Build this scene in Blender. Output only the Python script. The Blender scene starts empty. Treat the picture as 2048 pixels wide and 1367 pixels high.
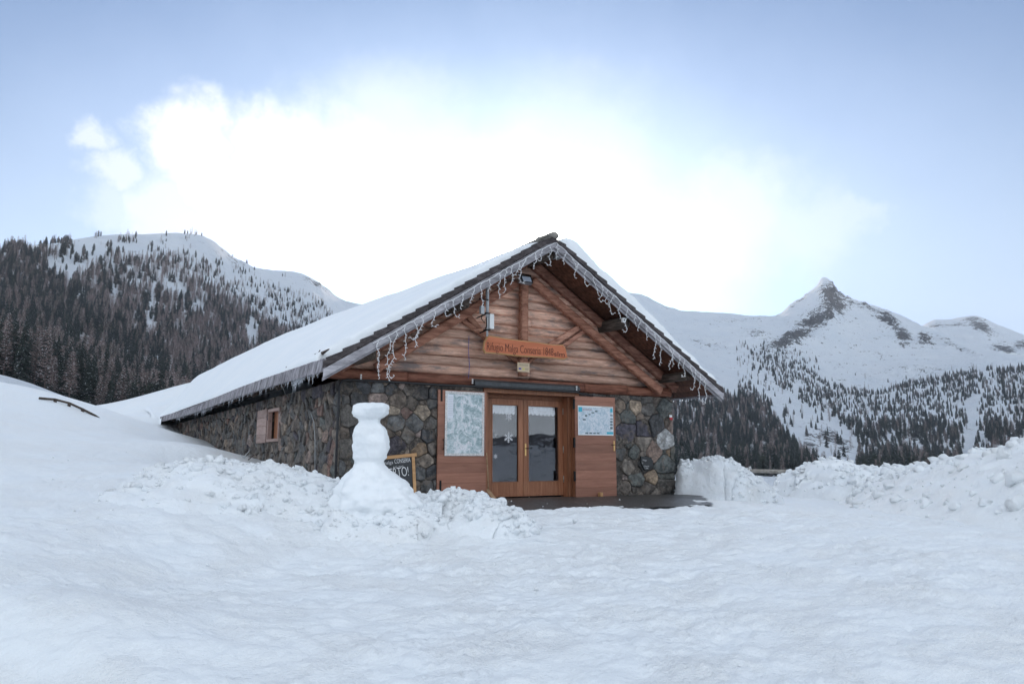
import bpy, math, random
import numpy as np
from mathutils import Vector
rnd = random.Random(7)
nr = np.random.RandomState(11)
S = bpy.context.scene
col = S.collection
# ------------------------------------------------------------------ camera
F, CX, CY, HOR, VL = 1500., 1024., 683.5, 915., 100.
PITCH = math.atan((HOR-CY)/F)
YAW = math.atan2(CX-VL, F/math.cos(PITCH))
CAM = np.array([-4.581, -13.681, .816])
cr = np.array([math.cos(YAW), -math.sin(YAW), 0]); fh = np.array([math.sin(YAW), math.cos(YAW), 0]); uz = np.array([0, 0, 1.])
cf = fh*math.cos(PITCH)+uz*math.sin(PITCH); cu = -fh*math.sin(PITCH)+uz*math.cos(PITCH)
cd = bpy.data.cameras.new('camera'); cam = bpy.data.objects.new('camera', cd); col.objects.link(cam)
cam.location = CAM; cam.rotation_euler = (math.pi/2+PITCH, 0, -YAW)
cd.sensor_width = 36; cd.lens = F/2048*36; cd.clip_end = 20000; cd.clip_start = .1
S.camera = cam
def ray(px, py): return (cr*(px-CX)+cu*(CY-py)+cf*F)/F
def onY(px, py, Y=0): d = ray(px, py); return CAM+d*(Y-CAM[1])/d[1]
def onX(px, py, X=0): d = ray(px, py); return CAM+d*(X-CAM[0])/d[0]
def onZ(px, py, Z=0): d = ray(px, py); return CAM+d*(Z-CAM[2])/d[2]
def onR(px, py, R): d = ray(px, py); return CAM+d*R/math.hypot(d[0], d[1])
def proj(P):
    v = np.asarray(P)-CAM; z = v@cf
    return CX+F*(v@cr)/z, CY-F*(v@cu)/z, z
# ------------------------------------------------------------------ world, sun
S.view_settings.view_transform = 'Standard'; S.view_settings.look = 'None'
S.view_settings.exposure = 0.22; S.view_settings.gamma = 1
SUN_EL, SUN_AZ = math.radians(11.0), math.radians(29.)      # azimuth clockwise from +Y
sd = Vector((math.sin(SUN_AZ)*math.cos(SUN_EL), math.cos(SUN_AZ)*math.cos(SUN_EL), math.sin(SUN_EL)))
sl = bpy.data.lights.new('sun', 'SUN'); so = bpy.data.objects.new('sun', sl); col.objects.link(so)
sl.energy = 3.0; sl.angle = math.radians(.5); sl.color = (1, .80, .62)
so.rotation_euler = (-sd).to_track_quat('-Z', 'Y').to_euler()
so.location = (0, 0, 60)
W = bpy.data.worlds.new('World'); S.world = W; W.use_nodes = True
class NT:
    """small helper to write node trees"""
    def __init__(s, tree): s.t = tree; s.n = tree.nodes; s.l = tree.links
    def new(s, typ, **k):
        nd = s.n.new(typ)
        ins = k.pop('i', {})
        for a, b in k.items(): setattr(nd, a, b)
        for a, b in ins.items():
            if hasattr(b, 'is_output') or hasattr(b, 'default_value') and not isinstance(b, (int, float, tuple)): s.l.new(b, nd.inputs[a])
            else: nd.inputs[a].default_value = b
        return nd
    def m(s, op, a, b=None, c=None, clamp=False):
        i = {0: a}
        if b is not None: i[1] = b
        if c is not None: i[2] = c
        return s.new('ShaderNodeMath', operation=op, use_clamp=clamp, i=i).outputs[0]
    def vm(s, op, a, b=None):
        i = {0: a}
        if b is not None: i[1] = b
        nd = s.new('ShaderNodeVectorMath', operation=op, i=i)
        return nd.outputs['Value'] if op in ('LENGTH', 'DOT_PRODUCT', 'DISTANCE') else nd.outputs[0]
    def noise(s, vec, scale, detail=4, rough=.5, out='Fac', dist=0):
        nd = s.new('ShaderNodeTexNoise', i={'Scale': scale, 'Detail': detail, 'Roughness': rough, 'Distortion': dist})
        if vec is not None: s.l.new(vec, nd.inputs['Vector'])
        return nd.outputs[out]
    def ramp(s, fac, stops, interp='LINEAR'):
        nd = s.new('ShaderNodeValToRGB', i={0: fac}); cr_ = nd.color_ramp; cr_.interpolation = interp
        while len(cr_.elements) < len(stops): cr_.elements.new(.5)
        for e, (p, c) in zip(cr_.elements, stops):
            e.position = p; e.color = (c, c, c, 1) if isinstance(c, (int, float)) else (*c, 1)
        return nd.outputs[0]
    def mix(s, fac, a, b, mode='MIX'):
        nd = s.new('ShaderNodeMix', data_type='RGBA', blend_type=mode)
        for k, v in ((0, fac), (6, a), (7, b)):
            if isinstance(v, (int, float)): nd.inputs[k].default_value = v
            elif isinstance(v, tuple): nd.inputs[k].default_value = (*v, 1) if len(v) == 3 else v
            else: s.l.new(v, nd.inputs[k])
        return nd.outputs[2]
    def maprange(s, v, a, b, c=0., d=1., typ='SMOOTHSTEP'):
        return s.new('ShaderNodeMapRange', interpolation_type=typ, i={0: v, 1: a, 2: b, 3: c, 4: d}).outputs[0]
w = NT(W.node_tree); w.n.clear()
wout = w.new('ShaderNodeOutputWorld')
sky = w.new('ShaderNodeTexSky', sky_type='NISHITA', sun_disc=False, sun_elevation=SUN_EL, sun_rotation=SUN_AZ, altitude=1850., air_density=1., dust_density=1., ozone_density=2.)
tc = w.new('ShaderNodeTexCoord').outputs['Generated']
gd = ray(1000, 600); gd = gd/np.linalg.norm(gd)
nz = w.noise(tc, 7., 6, .55, 'Color')
nzv = w.vm('SUBTRACT', nz, (.5, .5, .5))
warp = w.vm('MULTIPLY', nzv, (.07, .07, .07))
v = w.vm('SUBTRACT', tc, tuple(gd))
v = w.vm('ADD', v, warp)
v = w.vm('MULTIPLY', v, (.96, .96, 1.55))
dist = w.vm('LENGTH', v)
# aureole round the sun behind thin bright cloud, fading to clear blue
glow = w.ramp(w.m('MULTIPLY', dist, .5), [(0., (1.6, 1.5, 1.4)), (.08, (1.2, 1.18, 1.15)), (.14, (.80, .80, .80)), (.19, (.52, .525, .53)), (.25, (.32, .33, .34)), (.32, (.18, .185, .19)), (.43, (.06, .06, .06)), (1., (.0, .0, .0))], 'B_SPLINE')
base = w.vm('MULTIPLY', w.new('ShaderNodeVectorMath', operation='SCALE', i={0: sky.outputs[0], 3: .15}).outputs[0], (.29, .585, .82))
tot = w.vm('ADD', base, glow)
elz = w.new('ShaderNodeSeparateXYZ', i={0: tc}).outputs[2]
low = w.maprange(elz, .0, .5, .30, 0., 'LINEAR')
low = w.maprange(elz, .0, .56, 1., 0., 'LINEAR')
low = w.m('POWER', low, 1.6)
tot = w.mix(low, tot, w.vm('MAXIMUM', tot, (.80, .88, .93)))
tot = w.vm('MINIMUM', tot, (1.9, 1.8, 1.7))
# fill added to the unseen sky overhead and behind the photographer, brightening the snow
fdot = w.vm('DOT_PRODUCT', tc, tuple(cf))
sky_fill = w.maprange(fdot, .62, .0, 0., 1.)
tot = w.vm('ADD', tot, w.new('ShaderNodeVectorMath', operation='SCALE', i={0: (.86, .89, .88), 3: sky_fill}).outputs[0])
# bright core added to the glow above the sun, backlighting the snow relief
cc = ray(1000, 455); cc = cc/np.linalg.norm(cc)
core = w.maprange(w.vm('DISTANCE', tc, tuple(cc)), .10, .02, 0., 26.)
tot = w.vm('ADD', tot, w.new('ShaderNodeVectorMath', operation='SCALE', i={0: (1., .96, .88), 3: core}).outputs[0])
# cloud puffs left of the aureole
warp2 = w.vm('MULTIPLY', w.vm('SUBTRACT', w.noise(tc, 16., 7, .6, 'Color'), (.5, .5, .5)), (.10, .10, .10))
tcw = w.vm('ADD', tc, warp2)
cl = None
for (px, py, rad, amp) in [(375, 283, .062, .85), (400, 350, .06, .7), (545, 300, .07, .85), (590, 400, .13, .9), (185, 277, .028, .42), (225, 355, .034, .42), (800, 300, .12, .3), (1150, 300, .12, .2), (320, 430, .06, .45), (215, 425, .035, .25), (460, 470, .12, .5), (1480, 430, .09, .32), (1620, 470, .07, .2), (1700, 440, .035, .18), (700, 330, .09, .5)]:
    c = ray(px, py); c = c/np.linalg.norm(c)
    dd = w.vm('DISTANCE', tcw, tuple(c))
    a = w.maprange(dd, rad*1.15, rad*.35, 0., amp)
    cl = a if cl is None else w.m('MAXIMUM', cl, a)
tot = w.mix(cl, tot, w.vm('MAXIMUM', tot, (1.25, 1.25, 1.25)))
bg = w.new('ShaderNodeBackground', i={0: tot, 1: 1.0})
w.l.new(bg.outputs[0], wout.inputs[0])
# ------------------------------------------------------------------ noise
def _h(ix, iy, iz, seed):
    n = (ix*73856093) ^ (iy*19349663) ^ (iz*83492791) ^ (seed*2654435761 & 0x7fffffff)
    n = (n ^ (n >> 13))*1274126177 & 0x7fffffff
    n = (n ^ (n >> 16))*668265263 & 0x7fffffff
    return ((n ^ (n >> 15)) & 0xffffff)/float(0xffffff)
def vn(P, seed=0):
    P = np.asarray(P, float); I = np.floor(P).astype(np.int64); f = P-I; f = f*f*f*(f*(f*6-15)+10)
    x, y, z = I[..., 0], I[..., 1], I[..., 2]; fx, fy, fz = f[..., 0], f[..., 1], f[..., 2]
    r = 0
    for dx in (0, 1):
        for dy in (0, 1):
            for dz in (0, 1):
                r = r+_h(x+dx, y+dy, z+dz, seed)*(fx if dx else 1-fx)*(fy if dy else 1-fy)*(fz if dz else 1-fz)
    return r*2-1
def fbm(P, oct=4, seed=0, gain=.5):
    P = np.asarray(P, float); r = 0; a = 1; t = 0
    for o in range(oct):
        r = r+a*vn(P*(2**o)+o*17.3, seed+o); t += a; a *= gain
    return r/t
def p3(x, y, z=0.): x = np.asarray(x, float); return np.stack([x, np.asarray(y, float)+0*x, np.asarray(z, float)+0*x], -1)
def worley(P, seed=0):
    P = np.asarray(P, float); I = np.floor(P).astype(np.int64); best = np.full(P.shape[:-1], 9.)
    for dx in (-1, 0, 1):
        for dy in (-1, 0, 1):
            for dz in (-1, 0, 1):
                x, y, z = I[..., 0]+dx, I[..., 1]+dy, I[..., 2]+dz
                q = np.stack([x+_h(x, y, z, seed), y+_h(x, y, z, seed+1), z+_h(x, y, z, seed+2)], -1)
                best = np.minimum(best, ((q-P)**2).sum(-1))
    return np.sqrt(best)
def sstep(a, b, x): t = np.clip((x-a)/(b-a), 0, 1); return t*t*(3-2*t)
# ------------------------------------------------------------------ mesh helpers
def raw_mesh(name, V, Fs, mats, parent=None, smooth=True, midx=None, attrs=None):
    me = bpy.data.meshes.new(name)
    me.from_pydata([tuple(v) for v in V] if not isinstance(V, np.ndarray) else V.tolist(), [], Fs if isinstance(Fs, list) else Fs.tolist())
    for m in (mats if isinstance(mats, (list, tuple)) else [mats]): me.materials.append(m)
    if midx is not None: me.polygons.foreach_set('material_index', np.asarray(midx, np.int32))
    me.polygons.foreach_set('use_smooth', np.full(len(me.polygons), bool(smooth)))
    for k, (typ, val) in (attrs or {}).items():
        a = me.attributes.new(k, typ, 'POINT')
        a.data.foreach_set('value' if typ == 'FLOAT' else 'color', np.asarray(val, np.float32).ravel())
    me.update()
    o = bpy.data.objects.new(name, me); col.objects.link(o)
    if parent is not None: o.parent = parent
    return o
def grid_faces(nu, nv, flip=False):
    i = np.arange(nu-1)[:, None]*nv+np.arange(nv-1)[None, :]
    q = np.stack([i, i+nv, i+nv+1, i+1], -1).reshape(-1, 4)
    return q[:, ::-1] if flip else q
class MB:
    def __init__(s): s.v = []; s.f = []; s.m = []; s.c = []
    def add(s, V, Fs, m=0, c=None):
        b = len(s.v); s.v += [tuple(map(float, p)) for p in V]; s.f += [tuple(int(b+i) for i in f) for f in Fs]; s.m += [m]*len(Fs)
        s.c += [tuple(c) if c is not None else (1, 1, 1)]*len(V)
    def box(s, x0, x1, y0, y1, z0, z1, m=0, c=None):
        V = [(x, y, z) for x in (x0, x1) for y in (y0, y1) for z in (z0, z1)]
        s.add(V, [(0, 1, 3, 2), (4, 6, 7, 5), (0, 4, 5, 1), (2, 3, 7, 6), (0, 2, 6, 4), (1, 5, 7, 3)], m, c)
    def hexa(s, V, m=0, c=None): s.add(V, [(0, 1, 3, 2), (4, 6, 7, 5), (0, 4, 5, 1), (2, 3, 7, 6), (0, 2, 6, 4), (1, 5, 7, 3)], m, c)
    def prism(s, poly, ax, a0, a1, m=0, c=None):
        """poly: 2D list in the other two axes, extruded along axis ax"""
        n = len(poly); V = []
        for a in (a0, a1):
            for p in poly:
                q = list(p); q.insert(ax, a); V.append(q)
        s.add(V, [tuple(range(n))[::-1], tuple(range(n, 2*n))]+[(i, (i+1) % n, n+(i+1) % n, n+i) for i in range(n)], m, c)
    def tube(s, pts, r, seg=8, m=0, cap=True, c=None, rr=None):
        pts = [np.asarray(p, float) for p in pts]; n = len(pts); V = []
        up = np.array([0, 0, 1.]); prev = None
        for i, p in enumerate(pts):
            t = pts[min(i+1, n-1)]-pts[max(i-1, 0)]; t = t/(np.linalg.norm(t)+1e-9)
            a = np.cross(t, up if abs(t[2]) < .95 else np.array([1., 0, 0])) if prev is None else prev-t*(prev@t)
            a = a/(np.linalg.norm(a)+1e-9); prev = a; b = np.cross(t, a)
            ri = rr[i] if rr is not None else r
            for k in range(seg):
                an = 2*math.pi*k/seg; V.append(p+ri*(math.cos(an)*a+math.sin(an)*b))
        Fs = [(i*seg+k, i*seg+(k+1) % seg, (i+1)*seg+(k+1) % seg, (i+1)*seg+k) for i in range(n-1) for k in range(seg)]
        if cap: Fs += [tuple(range(seg))[::-1], tuple((n-1)*seg+k for k in range(seg))]
        s.add(V, Fs, m, c)
    def beam(s, p0, p1, w_, h_, n=14, rough=.006, sq=5., seg=20, seed=1, m=0, c=None, side=None, taper=0):
        """rough hewn beam with superellipse section; w_ along 'side', h_ across"""
        p0 = np.array(p0, float); p1 = np.array(p1, float); t = p1-p0; L = np.linalg.norm(t); t /= L
        a = np.array(side, float) if side is not None else np.cross(t, uz)
        a = a-t*(a@t); a /= np.linalg.norm(a); b = np.cross(t, a)
        th = np.arange(seg)*2*math.pi/seg; ct, st = np.cos(th), np.sin(th)
        rad = (np.abs(ct)**sq+np.abs(st)**sq)**(-1/sq)
        V = []
        for i in range(n+1):
            u = i/n; k = 1-taper*u
            q = p0+t*L*u+a*(ct*rad*w_/2*k)[:, None]+b*(st*rad*h_/2*k)[:, None]
            d = fbm(np.c_[ct*1.5, st*1.5, np.full(seg, u*L*1.6+seed*7)], 3, seed)*rough*2
            q = q+(a*ct[:, None]+b*st[:, None])*d[:, None]+(a*math.sin(u*5+seed)+b*math.cos(u*4+seed))*rough
            V += list(q)
        Fs = [(i*seg+k, i*seg+(k+1) % seg, (i+1)*seg+(k+1) % seg, (i+1)*seg+k) for i in range(n) for k in range(seg)]
        Fs += [tuple(range(seg))[::-1], tuple(n*seg+k for k in range(seg))]
        s.add(V, Fs, m, c)
    def build(s, name, mats, parent=None, smooth=False, bevel=0, colattr=False):
        o = raw_mesh(name, s.v, s.f, mats, parent, smooth, s.m, {'tint': ('FLOAT_COLOR', [(*c, 1) for c in s.c])} if colattr else None)
        if bevel:
            b = o.modifiers.new('bevel', 'BEVEL'); b.width = bevel; b.segments = 2; b.limit_method = 'ANGLE'
        if smooth == 'auto':
            me = o.data
        return o
def smooth_by_angle(o, deg=40):
    o.data.polygons.foreach_set('use_smooth', np.ones(len(o.data.polygons), bool))
    o.data.set_sharp_from_angle(angle=math.radians(deg))
def tag(o, label=None, cat=None, group=None, kind=None):
    if label: o['label'] = label
    if cat: o['category'] = cat
    if group: o['group'] = group
    if kind: o['kind'] = kind
    return o
def empty(name, loc=(0, 0, 0)):
    o = bpy.data.objects.new(name, None); o.location = loc; col.objects.link(o); o.empty_display_size = .2; return o
# ------------------------------------------------------------------ materials
def mat(name):
    m = bpy.data.materials.new(name); m.use_nodes = True; t = NT(m.node_tree); t.n.clear()
    out = t.new('ShaderNodeOutputMaterial'); b = t.new('ShaderNodeBsdfPrincipled'); t.l.new(b.outputs[0], out.inputs[0])
    return m, t, b, out
def objc(t): return t.new('ShaderNodeTexCoord').outputs['Object']
def geo(t): return t.new('ShaderNodeNewGeometry').outputs['Position']
def bump(t, b, h, strength=.5, distance=.01):
    nd = t.new('ShaderNodeBump', i={'Strength': strength, 'Distance': distance, 'Height': h}); t.l.new(nd.outputs[0], b.inputs['Normal']); return nd
def plain(name, c, rough=.6, metal=0., nscale=None, namt=.15, bmp=0., bdist=.003, spec=.5):
    m, t, b, _ = mat(name)
    b.inputs['Roughness'].default_value = rough; b.inputs['Metallic'].default_value = metal; b.inputs['Specular IOR Level'].default_value = spec
    if nscale:
        n = t.noise(geo(t), nscale, 5, .6)
        lo = tuple(x*(1-namt) for x in c); hi = tuple(min(1, x*(1+namt)) for x in c)
        t.l.new(t.ramp(n, [(.3, lo), (.7, hi)]), b.inputs[0])
        if bmp: bump(t, b, n, bmp, bdist)
    else: b.inputs[0].default_value = (*c, 1)
    return m
M = {}
def snow_mat(name, scale=1., bd=.02, fine=True, dirt=False, streak=False, grey=0.):
    m, t, b, _ = mat(name); g = geo(t)
    n1 = t.noise(g, 1.3*scale, 4, .55); 
    c1 = (.80-grey, .835-grey, .855-grey*.9); c2 = (.865-grey, .88-grey, .88-grey)
    c = t.ramp(n1, [(.3, c1), (.7, c2)])
    if dirt:
        n3 = t.noise(g, 9., 6, .7); c = t.mix(t.maprange(n3, .58, .8, 0, .45), c, (.42, .41, .42))
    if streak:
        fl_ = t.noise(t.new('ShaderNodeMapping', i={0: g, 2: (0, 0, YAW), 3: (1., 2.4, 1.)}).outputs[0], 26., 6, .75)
        c = t.mix(t.m('MULTIPLY', t.maprange(fl_, .54, .66, 0, .45), t.maprange(n1, .3, .62, .25, 1.)), c, (.58, .66, .72))  # icy darker flecks, painted in for grain contrast that diffuse light leaves out
    t.l.new(c, b.inputs[0])
    b.inputs['Roughness'].default_value = .55; b.inputs['Specular IOR Level'].default_value = .25
    if fine:
        gv = t.vm('MULTIPLY', g, (1, 1, 1.)) if not streak else t.new('ShaderNodeMapping', i={0: g, 2: (0, 0, YAW), 3: (1., 1.5, 1.)}).outputs[0]
        n2 = t.noise(gv, 7*scale, 8, .62); n4 = t.noise(gv, 38*scale, 4, .6)
        h = t.m('ADD', n2, t.m('MULTIPLY', t.m('MULTIPLY', n4, t.maprange(n1, .35, .65, .15, 1.)), .6)); bump(t, b, h, 1., bd)
    return m
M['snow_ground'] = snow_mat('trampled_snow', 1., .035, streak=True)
M['snow_pile'] = snow_mat('clumped_snow', 1.5, .03)
M['snow_pile_dirty'] = snow_mat('dirty_snow', 1.3, .05, dirt=True, grey=.08)
M['snow_smooth'] = snow_mat('smooth_snow', .6, .012)
M['snow_carved'] = snow_mat('carved_snow', 1., .012)
# mountain terrain
m, t, b, _ = mat('mountain_snow_and_rock'); g = geo(t)
att = t.new('ShaderNodeAttribute', attribute_name='rock').outputs['Fac']
nA = t.noise(g, .012, 9, .68); nB = t.noise(g, .06, 6, .7)
nS = t.noise(t.new('ShaderNodeMapping', i={0: g, 3: (1, 1, 3.2)}).outputs[0], .03, 8, .7)
nC = t.noise(g, .16, 5, .75); sc = t.m('ADD', t.m('ADD', t.m('MULTIPLY', nS, .42), t.m('MULTIPLY', nB, .30)), t.m('MULTIPLY', nC, .46))
rk = t.maprange(t.m('ADD', sc, t.m('MULTIPLY', att, .205)), .690, .712, 0, 1)
rockc = t.ramp(nB, [(.3, (.035, .036, .04)), (.55, (.085, .082, .08)), (.75, (.19, .165, .145))])
snc = t.ramp(nA, [(.3, (.70, .755, .815)), (.7, (.78, .815, .855))])
t.l.new(t.mix(rk, snc, rockc), b.inputs[0]); b.inputs['Roughness'].default_value = .7; b.inputs['Specular IOR Level'].default_value = .2
bump(t, b, t.m('ADD', nB, t.m('MULTIPLY', nA, 2.)), 1., 11.)
M['mountain'] = m
def wood(name, stops, scale=3., axis=0, stretch=14., bmp=.4, rough=.75, tint=False, grey=None, bd=.006, dirt=.5):
    m, t, b, _ = mat(name); g = objc(t)
    sc = [stretch]*3; sc[axis] = 1.
    mp = t.new('ShaderNodeMapping', i={0: g, 3: tuple(sc)}).outputs[0]
    isl = t.new('ShaderNodeNewGeometry').outputs['Random Per Island']
    mp = t.vm('ADD', mp, t.new('ShaderNodeCombineXYZ', i={0: t.m('MULTIPLY', isl, 37.), 1: t.m('MULTIPLY', isl, 91.), 2: 0.}).outputs[0])
    n = t.noise(mp, scale, 7, .65, dist=.4); stops = [(.5+(p_-.5)*.55, c_) for p_, c_ in stops]
    c = t.ramp(n, stops)
    v = t.m('ADD', t.m('MULTIPLY', isl, .5), .75)
    c = t.mix(1., c, t.new('ShaderNodeCombineColor', i={0: v, 1: v, 2: v}).outputs[0], 'MULTIPLY')
    if tint: c = t.mix(1., c, t.new('ShaderNodeAttribute', attribute_name='tint').outputs['Color'], 'MULTIPLY')
    if grey:
        n2 = t.noise(t.new('ShaderNodeMapping', i={0: g, 3: (.5, 1, 2.2)}).outputs[0], 2.2, 5, .7)
        c = t.mix(t.maprange(n2, .48, .68, 0, .85), c, grey)
    n3 = t.noise(mp, scale*5, 5, .7)
    c = t.mix(t.maprange(n3, .56, .75, 0, dirt), c, (.06, .04, .03))
    t.l.new(c, b.inputs[0]); b.inputs['Roughness'].default_value = rough; b.inputs['Specular IOR Level'].default_value = .3
    bump(t, b, t.m('ADD', n, t.m('MULTIPLY', n3, .5)), bmp, bd)
    return m
M['log'] = wood('weathered_log_wood', [(.2, (.20, .14, .105)), (.45, (.27, .19, .145)), (.6, (.32, .235, .185)), (.8, (.41, .32, .255))], 2.2, 0, 9., .6, tint=True, grey=(.15, .14, .14), bd=.012)
M['beam'] = wood('reddish_beam_wood', [(.25, (.15, .068, .045)), (.5, (.29, .14, .095)), (.75, (.42, .235, .165))], 2.4, 0, 7., .6, tint=True)
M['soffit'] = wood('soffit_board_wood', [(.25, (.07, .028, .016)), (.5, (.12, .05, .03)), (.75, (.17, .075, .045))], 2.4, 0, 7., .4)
M['darkwood'] = wood('dark_weathered_wood', [(.25, (.028, .02, .016)), (.5, (.06, .045, .035)), (.75, (.11, .085, .07))], 2.4, 1, 9., .5)
M['verge'] = wood('grey_weathered_board', [(.25, (.20, .19, .20)), (.5, (.33, .315, .33)), (.75, (.44, .42, .44))], 1.6, 0, 5., .4)
M['shingle'] = wood('brown_grey_shingle', [(.25, (.035, .028, .028)), (.5, (.06, .05, .05)), (.8, (.10, .085, .085))], 5, 0, 3., .5)
M['eave_shingle'] = wood('pale_grey_shingle', [(.25, (.14, .13, .14)), (.5, (.27, .255, .27)), (.8, (.42, .40, .42))], 4, 2, 5., .4)
M['brown_paint'] = wood('brown_painted_wood', [(.2, (.26, .118, .078)), (.5, (.30, .138, .092)), (.8, (.35, .165, .112))], 2, 0, 12., .12, .5)
M['door_wood'] = wood('varnished_door_wood', [(.2, (.25, .10, .05)), (.5, (.31, .13, .068)), (.8, (.38, .17, .09))], 2, 2, 12., .1, .38)
M['sign_wood'] = wood('orange_varnished_wood', [(.2, (.42, .12, .05)), (.5, (.50, .15, .068)), (.8, (.58, .19, .09))], 1.4, 0, 9., .1, .45, dirt=.12)
M['pale_wood'] = wood('pale_wood', [(.2, (.42, .22, .09)), (.5, (.52, .29, .13)), (.8, (.62, .37, .18))], 2, 0, 9., .1, .5)
M['worn_wood'] = wood('worn_brown_wood', [(.2, (.20, .12, .065)), (.5, (.29, .18, .10)), (.8, (.38, .25, .15))], 2, 0, 9., .1, .6)
M['grey_wood'] = wood('old_grey_wood', [(.2, (.17, .15, .13)), (.5, (.27, .25, .22)), (.8, (.37, .34, .31))], 2, 0, 6., .4)
M['shutter_pale'] = wood('faded_shutter_wood', [(.2, (.34, .24, .21)), (.5, (.40, .29, .255)), (.8, (.47, .35, .31))], 2, 1, 6., .2)
# stone
m, t, b, _ = mat('field_stone'); g = objc(t)
tn = t.new('ShaderNodeAttribute', attribute_name='tint').outputs['Color']
n1 = t.noise(g, 9., 8, .7); n2 = t.noise(g, 38., 5, .7); n3 = t.noise(g, 4.2, 6, .6, dist=1.2)
vv = t.ramp(n1, [(.36, .42), (.5, 1.), (.64, 1.9)])
c = t.mix(1., tn, vv, 'MULTIPLY'); c = t.mix(t.maprange(n3, .53, .64, 0, .55), c, (.17, .135, .105)); c = t.mix(t.maprange(n2, .57, .68, 0, .45), c, (.30, .285, .26))
t.l.new(c, b.inputs[0]); b.inputs['Roughness'].default_value = .62; b.inputs['Specular IOR Level'].default_value = .35
bump(t, b, t.m('ADD', n1, t.m('MULTIPLY', n2, .35)), .9, .03); M['stone'] = m
m, t, b, _ = mat('mortar'); g = objc(t)
n1 = t.noise(g, 14., 8, .75); n2 = t.noise(g, 2.5, 4, .6)
c = t.ramp(n1, [(.38, (.035, .03, .026)), (.52, (.10, .085, .072)), (.64, (.24, .205, .17))]); c = t.mix(t.maprange(n2, .5, .7, 0, .7), c, (.06, .05, .045))
t.l.new(c, b.inputs[0]); b.inputs['Roughness'].default_value = .9; bump(t, b, n1, 1., .03); M['mortar'] = m
M['black'] = plain('black_plastic', (.012, .012, .014), .45)
M['dark_metal'] = plain('dark_grey_metal', (.055, .06, .065), .5, .3, 12., .3)
M['iron'] = plain('black_iron', (.015, .014, .014), .5, .6)
M['brass'] = plain('brass', (.62, .40, .17), .32, .9)
M['steel'] = plain('pale_steel', (.55, .52, .46), .35, .9)
M['white'] = plain('white_plastic', (.78, .78, .76), .45)
M['grey_pvc'] = plain('light_grey_pvc', (.50, .52, .53), .45)
M['cable_white'] = plain('white_cable', (.84, .84, .84), .4)
M['chalkboard'] = plain('chalkboard_slate', (.018, .02, .022), .55, 0, 9., .4)
M['chalk'] = plain('chalk', (.72, .72, .72), .9)
M['letter'] = plain('burnt_letter_brown', (.085, .018, .010), .7)
M['red'] = plain('red_trail_paint', (.55, .03, .04), .6)
M['blue_wire'] = plain('blue_wire', (.09, .11, .38), .5)
M['orange'] = plain('orange_plastic', (.8, .18, .03), .5)
# ice
m, t, b, _ = mat('ice'); b.inputs[0].default_value = (.93, .96, 1, 1); b.inputs['Roughness'].default_value = .12; b.inputs['Transmission Weight'].default_value = .75; b.inputs['IOR'].default_value = 1.31; M['ice'] = m
# door glass: clear pane with a strong reflection
m, t, b, o_ = mat('door_glass')
gl = t.new('ShaderNodeBsdfGlossy', i={0: (.92, .94, 1., 1), 'Roughness': .012}); tr = t.new('ShaderNodeBsdfTransparent', i={0: (.93, .94, .95, 1)})
nn = t.noise(geo(t), 1.6, 1, .5); bp = t.new('ShaderNodeBump', i={'Strength': .12, 'Distance': .01, 'Height': nn}); t.l.new(bp.outputs[0], gl.inputs['Normal'])
mx = t.new('ShaderNodeMixShader', i={0: .08}); t.l.new(tr.outputs[0], mx.inputs[1]); t.l.new(gl.outputs[0], mx.inputs[2]); t.l.new(mx.outputs[0], o_.inputs[0]); M['glass'] = m
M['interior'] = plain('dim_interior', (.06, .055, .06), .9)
M['lace'] = plain('white_lace', (.85, .84, .82), .9, 0, 60., .25)
M['decal'] = plain('white_sticker', (.85, .86, .88), .7)
M['needle'] = plain('spruce_needles', (.030, .038, .033), .8, 0, .9, .5, spec=.2)
M['pine_needle'] = plain('pine_needles', (.044, .054, .04), .8, 0, .9, .5, spec=.2)
M['bark'] = plain('bark', (.07, .052, .045), .9, 0, 3., .4)
M['larch'] = plain('bare_larch_twigs', (.25, .185, .17), .9, 0, .6, .35, spec=.2)
M['tree_snow'] = plain('snow_on_branches', (.8, .83, .87), .6)
# porch floor
m, t, b, _ = mat('wet_stone_paving'); g = geo(t)
n1 = t.noise(g, 6., 8, .7); n2 = t.noise(t.new('ShaderNodeMapping', i={0: g, 3: (1, 3, 1)}).outputs[0], 9., 6, .75)
c = t.ramp(n1, [(.3, (.025, .024, .024)), (.6, (.06, .055, .05)), (.8, (.11, .10, .09))]); c = t.mix(t.maprange(n2, .6, .68, 0, .9), c, (.7, .72, .75))
t.l.new(c, b.inputs[0]); b.inputs['Roughness'].default_value = .45; bump(t, b, n1, .6, .02); M['paving'] = m
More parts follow.
